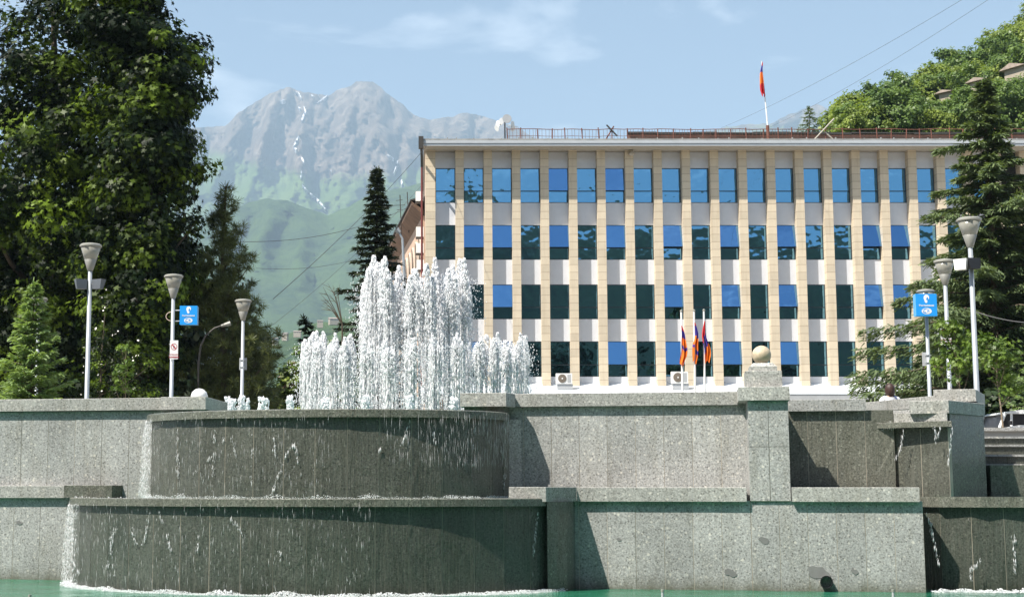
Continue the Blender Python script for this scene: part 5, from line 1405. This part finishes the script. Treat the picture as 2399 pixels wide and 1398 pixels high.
# cedars at the right
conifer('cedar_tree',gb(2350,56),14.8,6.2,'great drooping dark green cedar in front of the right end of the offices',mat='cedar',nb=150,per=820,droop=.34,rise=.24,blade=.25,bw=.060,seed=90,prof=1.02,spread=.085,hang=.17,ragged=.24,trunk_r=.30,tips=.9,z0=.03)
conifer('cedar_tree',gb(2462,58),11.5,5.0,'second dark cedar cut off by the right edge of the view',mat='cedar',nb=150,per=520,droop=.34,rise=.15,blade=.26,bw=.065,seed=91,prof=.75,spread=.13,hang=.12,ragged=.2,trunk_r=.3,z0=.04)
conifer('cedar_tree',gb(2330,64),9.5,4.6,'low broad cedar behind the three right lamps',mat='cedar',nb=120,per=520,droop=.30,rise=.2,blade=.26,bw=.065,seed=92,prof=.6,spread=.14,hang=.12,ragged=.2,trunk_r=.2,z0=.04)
broadleaf('young_maple',gb(2252,39),5,[(0,0,2.7,.55,.5,.55),(.25,0,3.3,.35,.35,.4),(-.1,0,1.8,.45,.4,.5),(-.2,0,3.6,.3,.3,.25)],'yellow-green young maple just right of the middle right lamp',leafmat='maple_light',n_clump=44,per=40,clump_r=.25,leaf=.085,seed=95,trunk_r=.03,bark='pale_bark')
broadleaf('young_maple',gb(2352,38),5,[(0,0,2.6,.65,.5,.7),(.35,0,1.9,.5,.4,.5),(-.35,0,3.0,.35,.35,.4)],'wider yellow-green young maple above the white car',leafmat='maple_light',n_clump=40,per=34,clump_r=.27,leaf=.085,seed=96,trunk_r=.035,bark='pale_bark')
conifer('young_spruce',gb(2460,41),4.0,1.25,'young spruce boughs reaching in at the right edge above the car',mat='sapling',nb=60,per=150,droop=.0,rise=.25,blade=.09,bw=.024,seed=97,prof=.7,spread=.14,trunk_r=.05)
for k,(u,D) in enumerate(((2270,47),(2360,45),(2450,46))):
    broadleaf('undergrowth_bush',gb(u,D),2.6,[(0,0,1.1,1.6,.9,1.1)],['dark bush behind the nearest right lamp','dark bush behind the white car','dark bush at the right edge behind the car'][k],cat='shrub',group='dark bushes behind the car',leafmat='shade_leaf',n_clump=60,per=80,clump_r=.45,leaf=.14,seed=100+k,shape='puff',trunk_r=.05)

# ---------------------------------------------------------------- wooded hillside at the right
def interp(tab,u):
    if u<=tab[0][0]: return tab[0][1]
    for (a,b_),(c,d_) in zip(tab,tab[1:]):
        if u<=c: return b_+(d_-b_)*(u-a)/(c-a)
    return tab[-1][1]
sky_r=[(1880,322),(1930,318),(1975,312),(2005,268),(2050,242),(2100,215),(2140,185),(2190,172),(2250,125),(2300,112),(2350,98),(2420,55),(2600,-60),(2900,-240)]
def hill_v(u,D):
    t=min(1,max(0,(D-140)/100)); r=interp(sky_r,u)+100
    return 350+(r-350)*t**.8
def hill_z(u,D): return Z(hill_v(u,D),D)
mb=MB(); vs_=[];fs_=[]; nu,nd_=60,24
for j in range(nd_+1):
    D=125+150*j/nd_
    for i in range(nu+1):
        u=1860+(1100)*i/nu
        z=hill_z(u,D) if D<=240 else hill_z(u,240)-(D-240)*1.2
        if i==0 or j==0: z=1.9
        vs_.append((X(u,D),D,z+.6*mnoise.noise(Vector((u*.02,D*.1,0)))))
for j in range(nd_):
    for i in range(nu):
        a=j*(nu+1)+i; fs_.append((a,a+1,a+nu+2,a+nu+1))
mb.add(vs_,fs_)
M['hill_ground']=plain('grassy_slope',(.075,.10,.03),.95,var=.4,scale=.3)
tag(mb.build('hillside',M['hill_ground'],smooth=True),kind='structure')
# crown variants shared by all hillside trees
def hill_tree_variant(seed,mat):
    rs=np.random.RandomState(seed); nc,per=34,90
    v=unit(rs.normal(size=(nc,3))); C=v*(rs.rand(nc)[:,None]**.5)*np.array([3.1,3.1,2.9])*rs.uniform(.8,1.2,(1,3))+np.array([0,0,3.4])
    ci=np.repeat(np.arange(nc),per); N=nc*per; w_=unit(rs.normal(size=(N,3)))
    Pn=C[ci]+w_*(rs.rand(N)[:,None]**.6)*np.array([1.15,1.15,.7])
    x,y,z=frames(w_*.8+v[ci]*.4+np.array([0,0,.7])+rs.normal(0,.4,(N,3)),rs); sz=.27*(.6+.8*rs.rand(N))
    o=scatter_mesh('crown',PUFF,PUFFF,Pn,x*sz[:,None],y*sz[:,None],z*sz[:,None],M[mat],None,rnd=np.clip(.5*rs.rand(N)+.5*rs.rand(nc)[ci],0,1))
    mb=MB(); pts=trunk(mb,(0,0,-1),(0,0,4.5),.2,.05,.4,seed)
    for k in range(8): mb.tube([pts[4],tuple(C[k])],[.08,.02],4,cap=False)
    tr=mb.build('trunk',M['bark'],None)
    m1,m2=o.data,tr.data; bpy.data.objects.remove(o); bpy.data.objects.remove(tr); return m1,m2
variants=[hill_tree_variant(s,m) for s,m in ((201,'hill_leaf'),(202,'hill_leaf'),(203,'hill_leaf2'),(204,'hill_leaf2'),(205,'hill_leaf'))]
def hill_tree(u,D,sc,label,group,z=None,rot=None):
    m1,m2=variants[rng.randrange(len(variants))]
    t=thing('hillside_tree',(X(u,D),D,(hill_z(u,D) if z is None else z)-.3),label,'tree',group)
    for nm,me in (('crown',m1),('trunk',m2)):
        o=bpy.data.objects.new(nm,me); COL.objects.link(o); o.parent=t
    t.scale=(sc,sc,sc*rng.uniform(.9,1.25)); t.rotation_euler=(0,0,rng.uniform(0,6.28)); return t
HOUSES=((2226,222,186,2.4,1.0),(2310,196,180,3.2,1.1),(2405,166,176,4.2,2.2))
def clear_scale(u,D,sc):
    """trees below a house stay lower than its eaves"""
    for (hu,hv,hD,hw,hh) in HOUSES:
        if D<hD+4 and abs(u-hu)<hw*.6/hD*FPX+30:
            room=hill_v(u,D)-(hv+3)
            if room<0: continue
            mx=room*D/FPX/7.6
            if mx<.28: return None
            sc=min(sc,mx)
    return sc
lab='leafy green tree among the dense wood on the slope above the office roof'
cnt=0
for j in range(13):
    D=146+j*7.6
    n=15
    for i in range(n):
        u=1992+(i+rng.uniform(.1,.9))*(2560-1992)/n
        if u<2015 and D<180: continue
        sc_=clear_scale(u,D,rng.uniform(.62,1.1)*(D/200)**.3)
        if sc_ is None: continue
        hill_tree(u,D,sc_,lab,'trees on the wooded slope'); cnt+=1
for (u,sc) in ((2015,.85),(2060,1.0),(2110,1.0),(2150,1.1),(2200,.9),(2235,1.1),(2280,1.15),(2330,1.0),(2380,1.2),(2430,1.2),(2480,1.2)):
    hill_tree(u,238,sc,'leafy green tree on the skyline of the wooded slope','skyline trees of the wooded slope')
conifer('thin_conifer',(X(1924,150),150,Z(345,150)),4.0,1.5,'thin see-through conifer at the left foot of the wooded slope',mat='cedar',nb=40,per=45,droop=.1,rise=.15,blade=.30,bw=.07,seed=210,prof=.6,spread=.15,trunk_r=.09)
# houses among the trees
def house(u,v,D,w_,h,lb,rot,roofm='tile_roof'):
    p=P(u,v,D); t=thing('hillside_house',(p.x,p.y,p.z-h),lb,'house'); ca,sa_=math.cos(rot),math.sin(rot); dp_=w_*.7
    def q(a,b_,z): return (p.x+a*ca-b_*sa_,p.y+a*sa_+b_*ca,z)
    zb_,zt=p.z-h,p.z
    mb=MB(); mb.add([q(-w_/2,-dp_/2,zb_-4),q(w_/2,-dp_/2,zb_-4),q(w_/2,dp_/2,zb_-4),q(-w_/2,dp_/2,zb_-4),q(-w_/2,-dp_/2,zt),q(w_/2,-dp_/2,zt),q(w_/2,dp_/2,zt),q(-w_/2,dp_/2,zt)],[(0,3,2,1),(4,5,6,7),(0,1,5,4),(1,2,6,5),(2,3,7,6),(3,0,4,7)]); mb.build('wall',M['house_wall'],t)
    o_=.45; rz=w_*.16
    mb=MB(); mb.add([q(-w_/2-o_,-dp_/2-o_,zt+.02),q(w_/2+o_,-dp_/2-o_,zt+.02),q(w_/2+o_,dp_/2+o_,zt+.02),q(-w_/2-o_,dp_/2+o_,zt+.02),q(-w_/2-o_,dp_*.1,zt+rz),q(w_/2+o_,dp_*.1,zt+rz)],[(0,3,2,1),(0,1,5,4),(2,3,4,5),(0,4,3),(1,2,5)]); mb.build('roof',M[roofm],t)
    for k in (-.28,.05,.32):
        mb=MB(); mb.add([q(w_*k-.35,-dp_/2-.03,zt-1.7),q(w_*k+.35,-dp_/2-.03,zt-1.7),q(w_*k+.35,-dp_/2-.03,zt-.6),q(w_*k-.35,-dp_/2-.03,zt-.6),q(w_*k-.35,-dp_/2+.05,zt-1.7),q(w_*k+.35,-dp_/2+.05,zt-1.7),q(w_*k+.35,-dp_/2+.05,zt-.6),q(w_*k-.35,-dp_/2+.05,zt-.6)],[(0,1,2,3),(4,7,6,5),(0,3,7,4),(1,5,6,2),(2,6,7,3),(0,4,5,1)]); mb.build('window',M['interior'],t)
house(2226,222,186,2.4,1.0,'small house with a sloping pale roof lowest on the wooded slope',.7)
house(2310,196,180,3.2,1.1,'house with a pale roof half hidden in the middle of the slope',.6)
house(2405,166,176,4.2,2.2,'cream house with a wide pale roof at the right edge of the slope',.5)

# ---------------------------------------------------------------- mountains
def mountain_mat(name,kind):
    m,nt,b,o=new_mat(name)
    p=pos(nt,(.0033,.0033,.0033))
    n1=noise(nt,pos(nt,(.0067,.0067,.002)),1.6,9,.70,.4)
    n2=noise(nt,p,1.1,7,.6)
    gr=attr(nt,'green')
    green=ramp(nt,n2,[(.3,(.065,.115,.03)),(.7,(.14,.20,.055))])
    n3=noise(nt,p,9,6,.7)
    forest=ramp(nt,n3,[(.35,(.020,.042,.018)),(.65,(.060,.095,.035))])
    rock=ramp(nt,n1,[(.30,(.03,.03,.03)),(.5,(.14,.108,.085)),(.68,(.30,.245,.20))])
    if kind=='massif':
        f=math_(nt,'ADD',gr,math_(nt,'MULTIPLY',math_(nt,'SUBTRACT',n1,.5),.9))
        c=mix(nt,ramp(nt,f,[(.42,0.0),(.60,1.0)]),rock,green)
        c=mix(nt,ramp(nt,f,[(1.1,0.0),(1.3,.7)]),c,forest)
    else:
        c=mix(nt,ramp(nt,n2,[(.38,0.0),(.55,1.0)]),mix(nt,.5,green,forest),forest)
    nt.links.new(c,b.inputs['Base Color']); b.inputs['Roughness'].default_value=.95; b.inputs['Specular IOR Level'].default_value=.1
    bump(nt,b,n1 if kind=='massif' else n3,.8,60 if kind=='massif' else 20)
    return m
M['massif']=mountain_mat('mountain_rock_and_meadow','massif')
M['foothill']=mountain_mat('forested_foothill','forest')
ridge=[(-600,420),(0,350),(300,325),(400,306),(480,297),(530,291),(560,262),(600,236),(640,213),(675,202),(700,210),(735,219),(768,222),(795,208),(835,191),(873,190),(893,203),(920,228),(943,240),(962,262),(985,275),(1010,279),(1050,275),(1092,263),(1130,271),(1165,281),(1212,296),(1260,325),(1320,352),(1500,350),(1620,318),(1700,296),(1760,289),(1800,291),(1850,266),(1910,244),(1960,256),(2010,275),(2100,300),(2400,340),(3000,420)]
foot=[(-600,640),(300,600),(430,560),(500,515),(560,482),(620,462),(680,470),(730,492),(770,503),(820,480),(870,455),(930,440),(1000,425),(1200,400),(1500,420),(1900,440),(2400,500),(3000,560)]
foot2=[(-600,900),(400,890),(560,860),(640,800),(690,768),(740,752),(800,738),(860,730),(950,725),(1200,720),(2000,760),(3000,800)]
def relief(tab,u0,u1,nu,ns,Dr,Db,vb,rough,name,mat,gfun=None,gully=1.0,jag=3.0):
    vs_=[];fs_=[];gv=[]
    for j in range(ns+1):
        s=j/ns
        for i in range(nu+1):
            u=u0+(u1-u0)*i/nu
            fj=mnoise.fractal(Vector((u*.045,1.7,0)),.6,2.0,5)
            vr=interp(tab,u)+jag*fj
            if s<=.92:
                t=s/.92
                v=vb+(vr-vb)*(t**1.0)
                # ravines: strong vertical folding, fading at the ridge line
                g1=mnoise.ridged_multi_fractal(Vector((u*.011+.25*math.sin(t*3),t*1.3,2.0)),.8,2.1,6,1.0,2.0)
                g2=mnoise.fractal(Vector((u*.035,t*5.0,4.0)),.7,2.1,5)
                D=Db+(Dr-Db)*(t**.85)-rough*gully*(g1-1.2)*min(1,t*2)*(1.0)*(.35+.65*min(1,(1-t)*6)) - rough*.35*g2*min(1,(1-t)*8+.15)
                p=P(u,v,max(D,Db*.7))
            else:
                t=(s-.92)/.08; p=P(u,vr,Dr); p.y+=Dr*.25*t; p.z-=Dr*.12*t
            vs_.append(tuple(p)); gv.append(gfun(u,s) if gfun else 1.0)
    for j in range(ns):
        for i in range(nu):
            a=j*(nu+1)+i; fs_.append((a,a+1,a+nu+2,a+nu+1))
    mb=MB(); mb.add(vs_,fs_); o=mb.build(name,mat,smooth=True)
    at=o.data.attributes.new('green','FLOAT','POINT'); at.data.foreach_set('value',np.array(gv,dtype=np.float32)); tag(o,kind='structure'); return o,vs_
rockline=[(-600,420),(300,385),(400,372),(480,368),(540,372),(600,400),(680,415),(760,428),(850,430),(930,420),(1000,400),(1100,380),(1300,380),(1700,320),(2000,300),(3000,400)]
def gm(u,s):
    vr=interp(ridge,u); v=600+(vr-600)*min(1,s/.92); rl=interp(rockline,u)
    return .62+(v-rl)/110.0
mo_,mv=relief(ridge,-500,2900,520,130,10200,6900,600,560,'mountain',M['massif'],gm,1.0,3.5)
relief(foot,-500,2900,220,60,5600,3700,800,180,'forested_ridge',M['foothill'],None,1.0,4.0)
relief(foot2,-500,2900,220,40,2000,900,1040,50,'valley_slope',M['foothill'],None,1.0,6.0)
# snow left in the gullies, lying on the surface
NU=521
def mpt(u,v):
    """surface point of the mountain near this bearing and height"""
    i=int(round((u+500)/3400*520)); best=None
    for j in range(0,120):
        p=Vector(mv[j*NU+i]); 
        t=p.y*CT+(p.z-ZC)*ST; vv_=CV-FPX*((-(p.y)*ST+(p.z-ZC)*CT)/t)
        if best is None or abs(vv_-v)<best[0]: best=(abs(vv_-v),p.y)
    return best[1]
sn=thing('snow_patches',(X(700,9600),9600,2100),'narrow white snow streaks left in the gullies of the rocky mountain','snow'); sn['kind']='structure'
streaks=[([(768,222),(756,232),(742,242)],5),([(712,250),(716,262),(708,272)],7),([(712,268),(706,285)],9),([(700,318),(690,338),(686,345)],6),([(690,346),(696,352)],9),([(706,368),(712,380)],7),([(706,400),(704,418)],4),([(707,432),(716,442),(722,447)],5),([(726,452),(742,466),(753,478),(762,489)],9),([(655,236),(668,234)],5),([(728,222),(735,226)],5),([(905,362),(922,370)],4),([(932,376),(928,390),(922,405)],5),([(941,420),(941,432)],6),([(698,251),(704,254)],5),([(744,222),(748,224)],5),([(440,332),(456,327)],7),([(420,348),(432,344)],4),([(478,316),(484,318)],4),([(405,325),(410,330)],4),([(775,398),(776,402)],5),([(430,310),(436,314)],5),([(690,214),(700,218),(706,230)],4)]
for path,w_ in streaks:
    vs_=[];fs_=[]; n=max(3,int(sum(math.dist(a,b_) for a,b_ in zip(path,path[1:]))/3))
    rs_=random.Random(int(path[0][0])); L=[0]
    for a,b_ in zip(path,path[1:]): L.append(L[-1]+math.dist(a,b_))
    prevD=None
    for k in range(n+1):
        d_=L[-1]*k/n; 
        for i in range(len(path)-1):
            if d_<=L[i+1]+1e-6:
                t=(d_-L[i])/(L[i+1]-L[i]); u=path[i][0]+(path[i+1][0]-path[i][0])*t; v=path[i][1]+(path[i+1][1]-path[i][1])*t; break
        dx,dy=path[min(i+1,len(path)-1)][0]-path[i][0],path[min(i+1,len(path)-1)][1]-path[i][1]; q=math.hypot(dx,dy) or 1
        hw=w_*.34*math.sin(math.pi*(.12+.8*k/n))*rs_.uniform(.6,1.3); D=min(mpt(u,v),mpt(u-6,v),mpt(u+6,v))-36
        a=P(u-dy/q*hw,v+dx/q*hw*.6,D); b_=P(u+dy/q*hw,v-dx/q*hw*.6,D); vs_+=[a,b_,a+Vector((0,48,-12)),b_+Vector((0,48,-12))]
    for k in range(n):
        a=4*k; fs_+=[(a,a+1,a+5,a+4),(a,a+4,a+6,a+2),(a+1,a+3,a+7,a+5)]
    mb=MB(); mb.add(vs_,fs_); mb.build('snow_patch',M['snow'],sn)
# houses in the valley
for k,(u,v,D,w_,h,lb) in enumerate(((668,781,1860,7,5,'tiny white house on the valley slope right of the pines'),(697,777,1860,9,3,'long low pale roof on the valley slope above the leaning conifer'),(750,752,1880,7,4.5,'faint pinkish house high on the valley slope'),(782,747,1880,12,3.6,'faint wide house high on the valley slope near the bare tree'),(645,792,1800,6,4.5,'faint small house at the edge of the dark pine'))):
    house(u,v,D,w_,h,lb,.2*k-.3)
# brick houses stepping down behind the green trees
for k,(u,v,D,w_,lb) in enumerate(((688,850,92,1.0,'brick house gable just left of the left jets'),(664,884,90,.8,'brick house corner below the first gable'),(722,812,96,1.2,'brick house top behind the leftmost jets'))):
    p=P(u,v,D); t=thing('brick_house',(p.x,p.y,2.0),lb,'house')
    mb=MB(); mb.box((p.x-w_*.2,D,2.0),(p.x+w_,D+5,p.z)); mb.build('wall',M['brick'],t)
    mb=MB(); mb.add([(p.x-w_*.2-.2,D-.3,p.z+.01),(p.x+w_+.2,D-.3,p.z+.01),(p.x+w_+.2,D+5.3,p.z+.01),(p.x-w_*.2-.2,D+5.3,p.z+.01),(p.x-w_*.2-.2,D+2.5,p.z+.3),(p.x+w_+.2,D+2.5,p.z+.3)],[(0,3,2,1),(0,1,5,4),(2,3,4,5),(0,4,3),(1,2,5)]); mb.build('roof',M['tile_roof'],t)
    mb=MB(); mb.box((p.x+w_*.15,D-.04,p.z-1.5),(p.x+w_*.5,D+.04,p.z-.6)); mb.build('window',M['interior'],t)

# wooded slope across the square, behind the viewer; the mirror windows show it
vs_=[];fs_=[]; nx_,ny_=120,14
for j in range(ny_+1):
    y=-34-11*j
    for i in range(nx_+1):
        x=-420+840*i/nx_; t=j/ny_
        hgt=(180-y)*math.tan(R(10.1+.5*mnoise.noise(Vector((x*.02,3,0)))+.5*mnoise.noise(Vector((x*.09,9,0)))+2.0*math.exp(-((x-5.5)/5.0)**2)))*min(1,t*2.6)*(1 if t<.45 else 1-(t-.45)*.8)+2.0*mnoise.noise(Vector((x*.16,y*.1,5)))+1.6*mnoise.noise(Vector((x*.45,y*.3,5)))
        vs_.append((x,y,max(-.4,hgt)))
for j in range(ny_):
    for i in range(nx_):
        a=j*(nx_+1)+i; fs_.append((a,a+nx_+1,a+nx_+2,a+1))
mb=MB(); mb.add(vs_,fs_); M['opp']=plain('dark_wooded_slope',(.014,.026,.008),.95,var=.6,scale=.10)
tag(mb.build('opposite_hillside',M['opp'],smooth=True),kind='structure')
names_=['at the far left end','second from the left','third from the left','left of the middle','right of the middle','third from the right','second from the right','at the far right end']  # unseen trees added behind the viewer to block skylight from the walls
for k,(x,y,h) in enumerate(((-36,-17,19),(-25,-12,20),(-14,-15,21),(-4,-13,19),(7,-12,20),(18,-13,21),(30,-11,19),(42,-9,20))):
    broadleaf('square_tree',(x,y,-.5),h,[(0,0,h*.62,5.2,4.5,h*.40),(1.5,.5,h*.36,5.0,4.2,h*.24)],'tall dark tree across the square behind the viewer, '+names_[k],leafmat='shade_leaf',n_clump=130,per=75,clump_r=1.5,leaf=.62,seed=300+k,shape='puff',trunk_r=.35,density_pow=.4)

# ---------------------------------------------------------------- the air
hz=MB(); hz.box((-16400,-16400,-1.6),(16400,16400,3300.0)); m,nt,b,o=new_mat('thin_haze'); nt.nodes.remove(b)
pv=nd(nt,'ShaderNodeVolumePrincipled',{'Color':(.56,.78,1.0,1),'Density':1.02e-4,'Anisotropy':.0})
nt.links.new(pv.outputs[0],o.inputs['Volume'])
ho=hz.build('haze',m); tag(ho,'pale blue summer haze over the valley','haze',kind='stuff')
